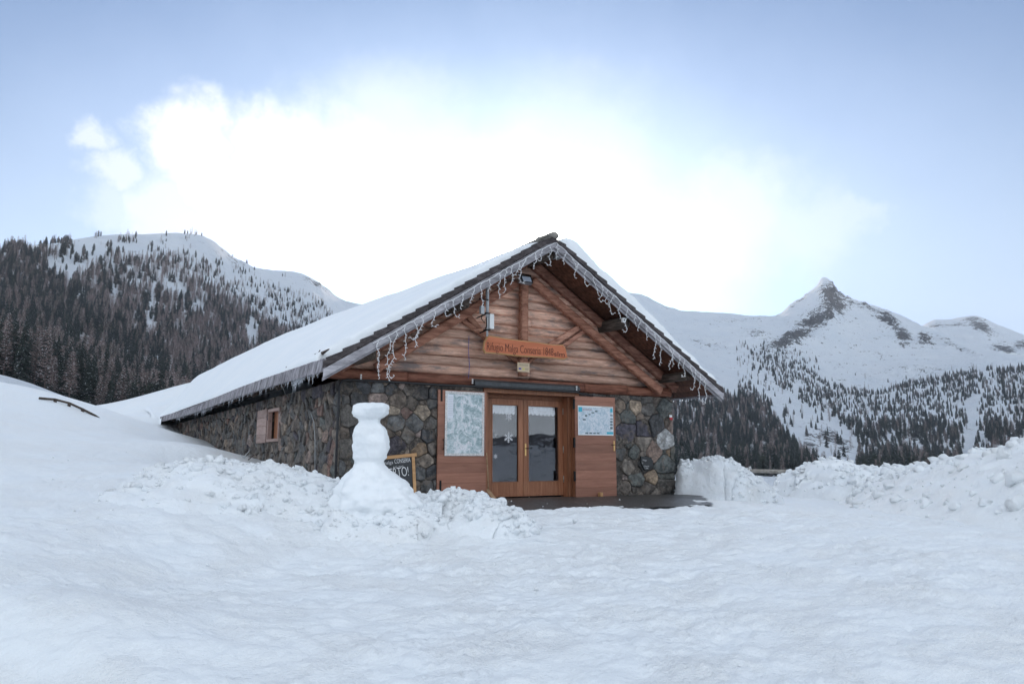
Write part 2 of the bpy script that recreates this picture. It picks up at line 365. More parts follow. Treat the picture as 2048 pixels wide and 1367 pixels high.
# ------------------------------------------------------------------ near ground
ctrl = []
def cz(px, py, z): p = onZ(px, py, z); ctrl.append((p[0], p[1], z))
def crr(px, py, r): p = onR(px, py, r); ctrl.append(tuple(p))
def cw(*p): ctrl.append(p)
for px, py, z in [(0, 1367, -.80), (500, 1367, -.80), (1024, 1367, -.80), (1500, 1367, -.80), (2048, 1367, -.80), (700, 1200, -.55), (1300, 1200, -.55), (1900, 1200, -.50), (300, 1200, -.50), (600, 1110, -.36), (950, 1085, -.26), (1250, 1085, -.26), (1600, 1085, -.24), (1970, 1100, -.24), (1300, 1012, -.05), (1500, 1008, -.19), (1700, 1005, -.24)]: cz(px, py, z)
for px, py, r in [(0, 1100, 9.0), (0, 1000, 12.), (0, 940, 14.5), (0, 860, 18.5), (0, 768, 25.), (100, 786, 25.), (175, 808, 25.7), (250, 830, 27.), (100, 880, 18.), (200, 940, 14.5), (200, 870, 20.), (300, 900, 18.), (300, 868, 24.), (300, 814, 38.5), (350, 787, 40.), (400, 763, 40.5), (265, 830, 38.), (225, 842, 38.), (180, 846, 38.), (150, 1010, 11.3), (-300, 820, 18.), (-300, 720, 26.), (-300, 1100, 8.6), (400, 900, 18.5), (450, 925, 15.), (-800, 800, 18.), (300, 1015, 10.9), (450, 1040, 10.6), (150, 1200, 7.2)]: crr(px, py, r)
for P in [(0, 21, 2.0), (0, 17, 1.55), (0, 12.5, 1.18), (0, 7.3, .72), (0, 4, .42), (0, 1, .16), (-1.6, 4, .45), (-1.8, 21, 2.45), (-3, 23, 2.6), (0, 23.5, 3.0), (-2.2, 22.0, 2.62), (-1.1, 22.0, 2.65), (-3.4, 21.3, 2.6), (-5, 25, 2.75), (4, 25, 3.3), (8, 24, 2.2), (2, 0, 0), (4, 0, -.02), (6.5, -.3, -.05), (8.3, -.2, -.19), (8.3, -1.5, -.12), (6.2, -3.3, -.03), (3.2, -3.7, .0), (1.6, -3.8, -.02), (9.2, -1., -.2), (9.5, 6, -.2), (9.5, 14, .3), (11, -1, -.22), (13.5, 1.5, -.25), (18, 5, -1.4), (28, 8, -5), (16, -4, -.35), (21, -4, -.9), (27, -5, -2.5), (32, -8, -4), (-4, -20, -1.9), (4, -22, -2.1), (12, -20, -1.5), (18, -14, -1.), (-14, -18, -1.2), (-20, -10, .8), (-24, 4, 4), (-18, 22, 5.), (-6, 34, 3.), (6, 36, 2.6), (20, 30, -2.), (-30, 24, 7), (35, 15, -8), (0, -30, -3), (20, -30, -3.), (-20, -30, -1.5)]: cw(*P)
ctrl = np.array(ctrl)
def _U(r2): return np.where(r2 > 1e-12, r2*np.log(r2+1e-12), 0.)
def _tps(c, lam=.25):
    n = len(c); K = _U(((c[:, None, :2]-c[None, :, :2])**2).sum(-1))+lam*np.eye(n)
    P = np.c_[np.ones(n), c[:, :2]]; A = np.zeros((n+3, n+3)); A[:n, :n] = K; A[:n, n:] = P; A[n:, :n] = P.T
    return np.linalg.solve(A, np.r_[c[:, 2], 0, 0, 0])
TW = _tps(ctrl)
def gz(x, y):
    x = np.asarray(x, float); y = np.asarray(y, float); sh = x.shape; q = np.stack([x.ravel(), y.ravel()], -1); out = np.empty(len(q))
    for i in range(0, len(q), 40000):
        b_ = q[i:i+40000]; K = _U(((b_[:, None]-ctrl[None, :, :2])**2).sum(-1))
        out[i:i+40000] = K@TW[:-3]+TW[-3]+b_@TW[-2:]
    return out.reshape(sh)
def axis(segs):
    a = [segs[0][0]]
    for s0, s1, d in segs:
        n = max(1, int(round((s1-s0)/d))); a += list(s0+(s1-s0)*np.arange(1, n+1)/n)
    return np.array(a)
gx = axis([(-60, -24, 1.2), (-24, -12, .3), (-12, -7.5, .12), (-7.5, 5.5, .03), (5.5, 9, .055), (9, 16, .1), (16, 30, .4), (30, 60, 1.5)])
gy = axis([(-40, -16, 1.), (-16, -12.6, .25), (-12.6, -4.5, .03), (-4.5, -3, .055), (-3, 4, .11), (4, 14, .2), (14, 30, .4), (30, 60, 1.5)])
GX, GY = np.meshgrid(gx, gy, indexing='ij')
Z = gz(GX, GY)
# trampled surface: soft footprints and wind ribs, fading on the untouched drift at the left
tr_m = sstep(1.2, .3, Z)*sstep(30, 16, np.hypot(GX+2, GY+6))
u_, v_ = GX*cr[0]+GY*cr[1], GX*fh[0]+GY*fh[1]
foot = np.exp(-(worley(p3(u_*2.3, v_*2.3+fbm(p3(u_, v_), 2, 5)*.6), 31)/.36)**2)
rough_ = fbm(p3(u_*2.6, v_*3.6), 5, 3, .66)*.055-foot*.055*(fbm(p3(u_*.5, v_*.5), 2, 8)*.5+.55)+fbm(p3(u_*.45, v_*.6), 2, 9)*.02
rib = fbm(p3(u_*4.5, v_*12), 3, 21)*.016
scuff = sstep(-.25, .35, fbm(p3(u_*.8, v_*.8), 3, 27))
rib = rib+scuff*(np.abs(fbm(p3(u_*9, v_*11), 4, 23, .65))*.042+fbm(p3(u_*19, v_*23), 2, 24)*.012)*sstep(16, 10, np.hypot(GX-CAM[0], GY-CAM[1]))
Z = Z+tr_m*(rough_+rib)+(1-tr_m)*fbm(p3(GX*.35, GY*.35), 3, 4)*.06
# porch hollow, and keep the snow below the floor of the house
inside = (GX > .15) & (GX < 8.2) & (GY > .3) & (GY < 21.5)
wob = .14*fbm(p3(GX*2.2, GY*2.2), 4, 2)
rt = 5.5+(GY+3.45)*.90          # right-hand border runs back to the corner of the hut
porch = sstep(1.72, 1.95, GX+wob)*sstep(.12, -.12, GX-rt+wob)*sstep(-3.55, -3.3, GY+wob+.35*sstep(2.4, 4.2, GX)*sstep(6, 4.6, GX)*-1)*sstep(.6, .3, GY)
lip = 0.
Z = Z*(1-porch)+(-.12)*porch+lip
Z = np.where(inside, np.minimum(Z, -.3), Z)
edge = sstep(36, 58, np.hypot(GX, GY)); Z = Z-edge*14
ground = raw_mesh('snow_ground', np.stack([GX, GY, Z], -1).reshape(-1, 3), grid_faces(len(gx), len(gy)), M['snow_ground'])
tag(ground, kind='structure')
def gsurf(x, y): return float(gz(np.array([x]), np.array([y]))[0])
# paving in front of the door
pv = MB(); px_ = np.arange(1.5, 8.2, .1); py_ = np.arange(-3.6, .31, .1)
A, B = np.meshgrid(px_, py_, indexing='ij')
pq_ = grid_faces(len(px_), len(py_)); ok_ = (A < 5.75+(B+3.45)*.90+.35).ravel()
pave = raw_mesh('paving', np.stack([A, B, -.03+.012*fbm(p3(A*1.5, B*1.5), 3, 6)], -1).reshape(-1, 3), pq_[ok_[pq_].all(1)], M['paving']); tag(pave, kind='structure')
# ------------------------------------------------------------------ far terrain (azimuth x distance)
def azel(px, py):
    d = ray(px, py); return math.atan2(d[0], d[1]), math.atan2(d[2], math.hypot(d[0], d[1]))
# px : ridge (r, py) ; others (r, py) per layer  B,C,D,E
LAY = [  # px, B, C, D, E, F(ridge), G
 (-500, (200, 700), (260, 700), (480, 640), (800, 570), (1200, 500), (1700, 620)),
 (-150, (200, 722), (250, 724), (450, 670), (720, 590), (1150, 512), (1700, 640)),
 (0, (200, 748), (240, 751), (450, 690), (720, 600), (1150, 509), (1700, 660)),
 (60, (200, 764), (240, 768), (450, 700), (740, 605), (1180, 499), (1750, 660)),
 (120, (200, 786), (240, 790), (450, 712), (780, 608), (1220, 490), (1800, 660)),
 (180, (200, 808), (240, 814), (460, 725), (800, 606), (1270, 482), (1850, 660)),
 (250, (200, 832), (240, 838), (480, 745), (850, 605), (1320, 481), (1900, 660)),
 (310, (200, 848), (240, 850), (500, 760), (880, 605), (1360, 481), (1950, 660)),
 (350, (200, 856), (240, 858), (500, 770), (900, 610), (1380, 479), (2000, 660)),
 (385, (200, 862), (240, 864), (500, 775), (920, 615), (1400, 483), (2000, 660)),
 (410, (200, 868), (240, 870), (510, 780), (940, 620), (1430, 492), (2000, 665)),
 (432, (200, 872), (240, 874), (520, 785), (960, 625), (1460, 507), (2000, 670)),
 (465, (200, 876), (240, 878), (540, 790), (980, 635), (1500, 530), (2100, 680)),
 (510, (200, 880), (240, 882), (560, 795), (1000, 650), (1600, 550), (2200, 690)),
 (560, (200, 885), (240, 887), (600, 800), (1050, 665), (1750, 557), (2400, 700)),
 (600, (200, 890), (240, 892), (620, 805), (1100, 675), (1850, 562), (2500, 700)),
 (632, (200, 893), (240, 895), (650, 810), (1150, 690), (1900, 576), (2600, 700)),
 (690, (200, 900), (260, 905), (700, 830), (1250, 715), (2000, 612), (2700, 710)),
 (745, (200, 908), (280, 912), (700, 850), (1280, 725), (2080, 620), (2750, 710)),
 (800, (200, 915), (300, 920), (700, 860), (1300, 730), (2150, 606), (2800, 710)),
 (1000, (200, 960), (350, 960), (700, 880), (1400, 740), (2250, 588), (2900, 710)),
 (1150, (150, 990), (400, 955), (750, 860), (1400, 720), (2300, 592), (3000, 700)),
 (1280, (120, 1000), (420, 950), (900, 800), (1400, 700), (2350, 602), (3000, 700)),
 (1345, (110, 1000), (430, 948), (950, 770), (1450, 700), (2400, 628), (3000, 710)),
 (1440, (110, 1000), (440, 948), (950, 800), (1500, 715), (2400, 634), (3000, 720)),
 (1540, (110, 1000), (470, 948), (950, 830), (1500, 730), (2400, 641), (3000, 730)),
 (1562, (110, 1000), (480, 948), (950, 835), (1520, 735), (2420, 636), (3000, 730)),
 (1590, (110, 1000), (500, 948), (960, 840), (1540, 742), (2440, 612), (3000, 730)),
 (1618, (110, 1000), (520, 948), (970, 845), (1560, 748), (2460, 598), (3000, 730)),
 (1640, (110, 1000), (540, 948), (980, 848), (1580, 755), (2480, 580), (3000, 730)),
 (1657, (110, 1000), (550, 948), (990, 850), (1600, 760), (2500, 563), (3000, 720)),
 (1668, (110, 1000), (560, 948), (1000, 852), (1600, 762), (2500, 567), (3000, 720)),
 (1684, (110, 1000), (570, 948), (1000, 854), (1600, 764), (2500, 592), (3000, 720)),
 (1705, (110, 1000), (580, 948), (1010, 855), (1610, 766), (2500, 603), (3000, 720)),
 (1760, (110, 1000), (600, 948), (1020, 855), (1620, 766), (2500, 619), (3000, 730)),
 (1800, (110, 1000), (610, 946), (1030, 855), (1630, 762), (2500, 633), (3000, 740)),
 (1850, (110, 1000), (620, 945), (1040, 853), (1640, 756), (2500, 657), (3000, 750)),
 (1900, (110, 1000), (630, 945), (1050, 850), (1640, 748), (2450, 676), (3000, 760)),
 (1960, (110, 1000), (640, 942), (1050, 845), (1600, 742), (2400, 700), (3000, 770)),
 (2048, (110, 1000), (640, 940), (1050, 840), (1600, 736), (2300, 720), (3000, 780)),
 (2300, (110, 990), (640, 930), (1050, 820), (1600, 720), (2300, 650), (3000, 740)),
]
rows_az, rows = [], []
for L in LAY:
    a0 = azel(L[0], 700)[0]; rows_az.append(a0)
    A_ = [(26., None)]; rows.append([(r, azel(L[0], py)[1]) for r, py in L[1:]])
D2 = math.radians
extra = [(-75, (.06, .05, .10, .14, .16)), (-110, (.03, .03, .08, .12, .15)), (-150, (-.02, .0, .06, .11, .14)), (-178, (-.06, -.03, .03, .07, .10)),
         (95, (-.10, -.02, .05, .09, .13)), (115, (-.10, -.04, .02, .04, .06)), (140, (-.07, -.03, -.01, .012, .030)), (150, (-.07, -.035, -.02, .0, .022)), (160, (-.07, -.03, -.01, .01, .012)), (172, (-.07, -.02, .015, .05, .075)), (182, (-.06, -.03, .03, .07, .10))]
for d_, els in extra:
    rows_az.append(D2(d_)); rows.append([(200, els[0]), (400, els[1]), (900, els[2]), (1500, els[3]), (2400, els[4]), (3200, els[4]-.06)])
o_ = np.argsort(rows_az); rows_az = np.array(rows_az)[o_]; rows = np.array(rows)[o_]      # n,6,2
def smooth_interp(x, xp, fp):
    # monotone cubic (Fritsch-Carlson)
    h = np.diff(xp); d = np.diff(fp)/h; m_ = np.zeros(len(xp)); m_[1:-1] = np.where(d[:-1]*d[1:] > 0, 2*d[:-1]*d[1:]/(d[:-1]+d[1:]+1e-15), 0); m_[0] = d[0]; m_[-1] = d[-1]
    k = np.clip(np.searchsorted(xp, x)-1, 0, len(h)-1); t_ = (x-xp[k])/h[k]
    return fp[k]*(2*t_**3-3*t_**2+1)+h[k]*m_[k]*(t_**3-2*t_**2+t_)+fp[k+1]*(-2*t_**3+3*t_**2)+h[k]*m_[k+1]*(t_**3-t_**2)
azs = np.concatenate([np.radians(np.arange(-178, -30, 1.5)), np.radians(np.arange(-30, -4, .4)), np.radians(np.arange(-4, 67, .1)), np.radians(np.arange(67, 182.1, 1.))])
prof_r = np.stack([smooth_interp(azs, rows_az, rows[:, k, 0]) for k in range(6)], 1)
prof_e = np.stack([smooth_interp(azs, rows_az, rows[:, k, 1]) for k in range(6)], 1)
r0 = 30.
z0 = gz(CAM[0]+r0*np.sin(azs), CAM[1]+r0*np.cos(azs))-1.2
z0 = np.minimum(z0, prof_r[:, 0]*np.tan(prof_e[:, 0])*.2+.5)
PR = np.concatenate([np.full((len(azs), 1), r0), prof_r], 1); PZ = np.concatenate([z0[:, None], CAM[2]+prof_r*np.tan(prof_e)], 1)
sub = [14, 6, 34, 46, 56, 20]
tt = np.concatenate([k+np.arange(n)/n for k, n in enumerate(sub)]+[[6.]])
RR = np.empty((len(azs), len(tt))); ZZ = RR.copy(); xp = np.arange(7.)
for i in range(len(azs)):
    RR[i] = np.interp(tt, xp, PR[i]); ZZ[i] = smooth_interp(RR[i], PR[i], PZ[i])
TX = CAM[0]+RR*np.sin(azs)[:, None]; TY = CAM[1]+RR*np.cos(azs)[:, None]
P0 = np.stack([TX, TY, ZZ], -1)
vv_ = P0-CAM; zz_ = vv_@cf; front = zz_ > 1
PXs = np.where(front, CX+F*(vv_@cr)/np.where(front, zz_, 1), -9999); PYs = np.where(front, CY-F*(vv_@cu)/np.where(front, zz_, 1), -9999)
def ell(L, X, Y):
    o = np.zeros_like(X)
    for cx, cy, rx, ry, ro, wt in L:
        c_, s_ = math.cos(math.radians(ro)), math.sin(math.radians(ro)); dx, dy = X-cx, Y-cy
        q = ((dx*c_+dy*s_)/rx)**2+((-dx*s_+dy*c_)/ry)**2; o = np.maximum(o, wt*np.exp(-q*.9))
    return o
ROCK = [(1665, 590, 26, 22, 50, 1.), (1672, 612, 24, 26, 0, .9), (1630, 640, 45, 16, -25, .95), (1655, 628, 34, 14, 0, .8), (1590, 678, 50, 13, -28, .95), (1560, 690, 40, 9, -15, .8), (1520, 672, 40, 8, 8, .45), (1775, 640, 34, 13, 35, .85), (1805, 672, 26, 16, 40, .8), (1850, 680, 16, 16, 50, .95), (1740, 618, 40, 6, 25, .6), (1480, 640, 60, 4, 0, .3), (1700, 605, 14, 6, 30, .8), (1650, 870, 30, 16, 20, .62), (1690, 892, 28, 14, 20, .6), (1620, 880, 24, 16, 20, .5), (1910, 690, 70, 5, 25, .45), (1600, 600, 30, 6, -35, .4), (1420, 690, 60, 14, 10, .32), (1830, 880, 60, 30, 20, .45), (470, 520, 40, 8, 30, .35), (630, 572, 22, 6, 20, .8), (1860, 740, 120, 10, 0, .3), (1700, 690, 150, 60, 0, .12)]
rock = ell(ROCK, PXs, PYs)
back = ~front
rock = np.where(back, np.where(ZZ < 60, .75, .3), rock)
amp = RR*.0042*sstep(60, 400, RR)
n_ = fbm(P0/np.array([140., 140., 140.]), 6, 41, .55)
n2_ = fbm(P0/np.array([28., 28., 28.]), 4, 43, .6)
sil = np.abs(tt[None, :]-5.)  # keep the ridge line itself close to its height
ZZ = ZZ+amp*(n_*1.5)*np.clip(sil*1.6+.35, 0, 1)+n2_*RR*.0012*(1+9*rock)*sstep(80, 500, RR)+(.35-np.abs(fbm(P0/75., 5, 47, .6)))*RR*.012*(.15+.95*np.clip(rock*1.6, 0, 1))*sstep(900, 1600, RR)*np.clip(sil*1.2+.25+.5*rock, 0, 1)
terrain = raw_mesh('mountain_terrain', np.stack([TX, TY, ZZ], -1).reshape(-1, 3), grid_faces(len(azs), len(tt), True), M['mountain'], attrs={'rock': ('FLOAT', rock.ravel())})
tag(terrain, kind='structure')
# the second, farther peak at the right
fp = [(1780, 700), (1830, 668), (1855, 650), (1872, 643), (1905, 644), (1925, 640), (1950, 638), (1965, 641), (1990, 653), (2020, 664), (2048, 675), (2120, 700), (2250, 690), (2400, 660)]
fa = np.array([azel(a, b_)[0] for a, b_ in fp]); fe = np.array([azel(a, b_)[1] for a, b_ in fp])
aa = np.linspace(fa[0], fa[-1], 260); ee = smooth_interp(aa, fa, fe); rr_ = np.linspace(0, 1, 60)
R2 = 2500+rr_*1400; Zr = CAM[2]+3300*np.tan(ee)
prof = np.where(R2 < 3300, sstep(0, 1, (R2-2300)/1000*.9+.1), 1-(R2-3300)/900*.8)
Zf = 250+(Zr[:, None]-250)*prof[None, :]/prof.max()
XF, YF = CAM[0]+R2[None]*np.sin(aa)[:, None], CAM[1]+R2[None]*np.cos(aa)[:, None]
Pf = np.stack([XF, YF, Zf], -1); Zf = Zf+fbm(Pf/160, 6, 51)*14*np.clip(np.abs(rr_-.571)*6+.2, 0, 1)[None]+fbm(Pf/30, 3, 52)*3
vv_ = Pf-CAM; q_ = vv_@cf; FX_, FY_ = CX+F*(vv_@cr)/q_, CY-F*(vv_@cu)/q_
rk2 = ell([(1960, 652, 34, 12, 30, .85), (1900, 650, 40, 6, 0, .6), (2010, 697, 26, 12, 10, .95), (2045, 690, 26, 8, 0, .7), (1985, 705, 20, 6, 0, .8), (1875, 648, 16, 6, 0, .7)], FX_, FY_)
far_peak = raw_mesh('distant_mountain', np.stack([XF, YF, Zf], -1).reshape(-1, 3), grid_faces(len(aa), 60, True), M['mountain'], attrs={'rock': ('FLOAT', rk2.ravel())}); tag(far_peak, kind='structure')
def terr_z(az, r):
    i = np.clip(np.searchsorted(azs, az), 1, len(azs)-1); j0 = i if abs(azs[i]-az) < abs(azs[i-1]-az) else i-1
    return float(np.interp(r, RR[j0], ZZ[j0]))
# ================================================================== the hut
HW, HL, XR = 8.33, 21.6, 4.17
VY, XE = -1.0, 4.80          # verge plane, half width to the eaves
SL = .625
def roof_z(x): return 5.55-SL*abs(x-XR)
hut = empty('mountain_hut', (XR, 0, 0)); hut.location = (0, 0, 0)
tag(hut, 'stone and log mountain hut with a low pitched snow covered roof', 'building')
def clip_poly(poly, a, b_, c):          # keep a*x+b*y<=c
    out = []
    for i in range(len(poly)):
        p, q = poly[i], poly[(i+1) % len(poly)]; dp, dq = a*p[0]+b_*p[1]-c, a*q[0]+b_*q[1]-c
        if dp <= 0: out.append(p)
        if dp*dq < 0: k = dp/(dp-dq); out.append((p[0]+(q[0]-p[0])*k, p[1]+(q[1]-p[1])*k))
    return out
def power_cells(sites, rect):
    S_ = np.array([(s[0], s[1], s[2]) for s in sites]); cells = []
    for i, (x, y, r_) in enumerate(S_):
        poly = [(rect[0], rect[2]), (rect[1], rect[2]), (rect[1], rect[3]), (rect[0], rect[3])]
        d = np.hypot(S_[:, 0]-x, S_[:, 1]-y); o = np.argsort(d)[1:30]
        for j in o:
            if len(poly) < 3: break
            xj, yj, rj = S_[j]; a, b_ = 2*(xj-x), 2*(yj-y); c = xj*xj+yj*yj-x*x-y*y-rj*rj+r_*r_
            poly = clip_poly(poly, a, b_, c)
        cells.append(poly)
    return cells
PAL = dict(k=(.052, .050, .050), g=(.104, .099, .093), b=(.125, .103, .086), t=(.29, .225, .165), p=(.22, .165, .14), l=(.34, .33, .315), n=(.085, .088, .080), v=(.062, .054, .064), o=(.16, .11, .07), m=(.19, .155, .125), r=(.17, .105, .085))
def stones(mb, sites, rect, mapf, nrm, gap=.004, depth=.05, seed=0):
    rs = random.Random(seed)
    if rect is not None:        # small wedge stones at the junctions
        extra_ = []
        for cell in power_cells(sites, rect):
            for (x, y) in cell:
                if rect[0]+.05 < x < rect[1]-.05 and rect[2]+.05 < y < rect[3]-.05 and rs.random() < .30 and all(math.hypot(x-e[0], y-e[1]) > .12 for e in extra_): extra_.append((x, y, rs.choice('bgbrmnkg')))
        pw = lambda x, y: min(math.hypot(x-a, y-b2)**2-r_*r_ for a, b2, r_, _ in sites)
        sites = list(sites)+[(x, y, math.sqrt(max(1e-6, .004-pw(x, y))), c2) for x, y, c2 in extra_ if .004-pw(x, y) > 0]
    for (cell, s) in zip(power_cells(sites, rect), sites):
        if len(cell) < 3: continue
        c = np.array(cell); area = .5*abs(np.dot(c[:, 0], np.roll(c[:, 1], -1))-np.dot(c[:, 1], np.roll(c[:, 0], -1)))
        if area < .0022: continue
        cen = c.mean(0)
        pts = []
        n = len(c)
        for i in range(n):      # resample, then round the corners
            p, q = c[i], c[(i+1) % n]; L = np.linalg.norm(q-p); k = max(1, int(L/.035))
            for j in range(k): pts.append(p+(q-p)*j/k)
        p = np.array(pts)
        if len(p) < 6: p = np.repeat(p, 2, 0); p[1::2] = (p[1::2]+np.roll(p[::2], -1, 0))/2
        p = p*.7+(np.roll(p, 1, 0)+np.roll(p, -1, 0))*.15
        cen = p.mean(0); rad = math.sqrt(area/math.pi)
        p = p+np.stack([vn(p3(p[:, 0]*9, p[:, 1]*9, seed)), vn(p3(p[:, 0]*9, p[:, 1]*9, seed+9))], -1)*.017+np.stack([vn(p3(p[:, 0]*27, p[:, 1]*27, seed)), vn(p3(p[:, 0]*27, p[:, 1]*27, seed+9))], -1)*.006
        kx = 1-gap/max(rad, .03)
        dz = depth*(.55+.7*rs.random())*min(1.3, .55+rad*3); tx, ty = rs.uniform(-.3, .3), rs.uniform(-.3, .3)
        V = []; m_ = len(p)
        for f_, h_ in ((kx, -.03), (kx*.985, .42), (kx*.95, .78), (kx*.86, .95), (kx*.5, 1.0)):
            q = cen+(p-cen)*f_
            hh = dz*h_+(q[:, 0]-cen[0])*tx*h_+(q[:, 1]-cen[1])*ty*h_
            hh = hh+fbm(p3(q[:, 0]*9, q[:, 1]*9, seed+s[0]*3), 3, 5)*.03*max(h_, 0)
            hh = np.minimum(hh, .068)
            V += [mapf(a[0], a[1], h) for a, h in zip(q, hh)]
        V.append(mapf(cen[0], cen[1], min(dz, .066)))
        Fs = [(r_*m_+i, r_*m_+(i+1) % m_, (r_+1)*m_+(i+1) % m_, (r_+1)*m_+i) for r_ in range(4) for i in range(m_)]
        Fs += [(4*m_+i, 4*m_+(i+1) % m_, 5*m_) for i in range(m_)]
        base_ = PAL[s[3]]; k = rs.uniform(.8, 1.25); t1 = rs.uniform(-.06, .06)
        mb.add(V, Fs, 0, (base_[0]*k*(1+t1), base_[1]*k, base_[2]*k*(1-t1)))
def parse(txt, ox, oy, sc):
    out = []
    for w_ in txt.split():
        a = w_.split(','); zx, zy, r_ = map(float, a[:3]); P = onY(ox+zx/sc, oy+zy/sc, -.03)
        Q = onY(ox+(zx+r_)/sc, oy+zy/sc, -.03); out.append((P[0], P[2], abs(Q[0]-P[0])*.95, a[3]))
    return out
LEFT = "150,125,90,k 350,125,95,k 525,150,75,g 675,160,80,k 790,110,30,p 855,160,50,b 990,185,95,k 1130,200,60,k 125,280,75,g 320,265,95,k 530,265,95,p 740,265,90,b 890,310,70,b 1010,315,55,b 1110,310,60,g 170,450,130,g 700,400,65,t 830,415,60,r 1010,400,95,t 1145,415,40,b 130,620,95,b 240,620,50,k 575,490,50,b 720,520,100,g 920,530,100,g 1090,530,75,g 640,660,65,b 850,650,85,g 980,640,40,p 1070,665,85,k 160,810,120,g 720,790,120,v 970,790,100,o 1120,790,70,b 110,1010,75,g 230,950,50,n 210,1040,45,n 1040,945,80,m 985,1060,75,g 1100,1070,70,k 1060,1220,75,g 950,1200,35,b 1150,1190,35,g 90,1170,50,g 400,600,110,g 430,800,110,b 400,980,100,k 560,1050,90,g 700,1080,90,b 830,1150,90,g 300,1170,80,b 450,1180,80,g 600,1220,80,b 400,70,40,b 620,75,40,m 720,60,30,b 900,80,40,b 1060,90,40,m 800,60,30,g 100,1300,70,g 260,1310,80,b 450,1320,80,k 660,1330,80,g 860,1330,80,b 1050,1330,80,g 420,420,90,b 1190,120,30,m 610,330,30,m 470,560,40,m 760,620,30,m 850,860,30,m 1190,640,30,g 1190,900,40,b"
RIGHT = "25,75,35,k 75,185,70,m 250,200,75,t 160,200,35,n 120,80,55,b 250,80,50,g 385,100,65,g 520,120,55,b 660,100,45,b 400,230,75,g 610,220,100,n 155,350,95,n 20,350,25,b 320,340,45,b 395,340,45,b 480,320,45,b 500,420,110,k 345,480,110,v 150,510,120,v 640,400,35,b 680,440,40,p 590,600,105,l 345,625,100,m 50,640,60,g 165,650,45,n 240,760,75,n 85,780,75,g 475,750,95,p 335,750,40,b 600,770,30,n 645,770,30,o 690,770,25,n 165,920,95,m 380,895,75,k 595,920,110,n 40,900,35,n 50,1010,55,m 255,1070,95,n 435,1065,70,t 600,1030,90,n 125,1050,25,p 120,1200,80,b 400,1210,80,b 600,1150,95,g 250,1190,60,b 490,1310,85,m 610,1290,45,o 680,1280,30,n 60,1290,70,b 200,1310,70,b 330,1300,50,b 560,1240,50,k 30,40,40,b 190,30,40,g 330,40,40,b 470,50,40,m 600,40,40,b"
sw = MB()
ZTOP = 2.27
f_left = parse(LEFT, 660, 750, 5.468); f_right = parse(RIGHT, 1230, 780, 6.077)
stones(sw, f_left, (0.0, 3.02, -.25, ZTOP), lambda x, z, h: (x, -h, z), None, seed=3)
stones(sw, f_right, (5.5, HW, -.25, ZTOP), lambda x, z, h: (x, -h, z), None, seed=5)
side = []
rs = random.Random(4)
z_ = -.1; row = 0
while z_ < 2.3:
    y_ = -.02+(row % 2)*.12
    while y_ < HL:
        sz = rs.choice([.06, .09, .11, .13, .15, .19])
        side.append((y_+rs.uniform(-.04, .04)+sz, z_+rs.uniform(-.09, .09), sz, rs.choice('kggbbbbgmmgnmprvgbgb'))); y_ += sz*2+rs.uniform(.0, .06)
    z_ += .225; row += 1
WY0, WY1, WZ0, WZ1 = 4.30, 5.42, 1.20, 2.00
side = [s for s in side if not (WY0-.07 < s[0] < WY1+.07 and WZ0-.09 < s[1] < WZ1+.07)]
side += [(a, b_, .03, 'x') for a in np.arange(WY0+.03, WY1, .075) for b_ in np.arange(WZ0+.03, WZ1, .075)]
PAL['x'] = (0, 0, 0)
_real = power_cells(side, (0.0, HL, -.25, ZTOP))
keep = [(c, s) for c, s in zip(_real, side) if s[3] != 'x']
_pc = power_cells
power_cells = lambda si, re: [c for c, s in keep]
stones(sw, [s for c, s in keep], None, lambda y, z, h: (-h, y, z), None, seed=8, gap=.006)
power_cells = _pc
swo = sw.build('stone_facing', M['stone'], None, True, colattr=True)
# mortared core of the walls, with the door and window openings left free
mw = MB(); T = .45
DX0, DX1, DZ1 = 3.02, 5.42, 2.27
mw.box(-.012, DX0, -.014, T, -.4, ZTOP); mw.box(DX1, HW-.012, -.014, T, -.4, ZTOP)
mw.box(-.012, T, T, WY0, -.4, ZTOP); mw.box(-.012, T, WY1, HL, -.4, ZTOP); mw.box(-.012, T, WY0, WY1, -.4, WZ0); mw.box(-.012, T, WY0, WY1, WZ1, ZTOP)
mw.box(HW-T, HW-.012, T, HL, -.4, ZTOP); mw.box(T, HW-T, HL-T, HL, -.4, ZTOP)
mwo = mw.build('stone_wall', M['mortar'], hut); swo.parent = mwo
# right outer wall gets a plain course of stones too
sr = MB(); s2 = [(y+rs.uniform(-.05, .05), z+rs.uniform(-.05, .05), .16, rs.choice('kggbbn')) for y in np.arange(.2, HL, .36) for z in np.arange(-.1, 2.3, .27)]
stones(sr, s2, (0.0, HL, -.35, ZTOP), lambda y, z, h: (HW+h*.8, y, z), None, seed=9); x_ = sr.build('stone_facing', M['stone'], mwo, True, colattr=True)
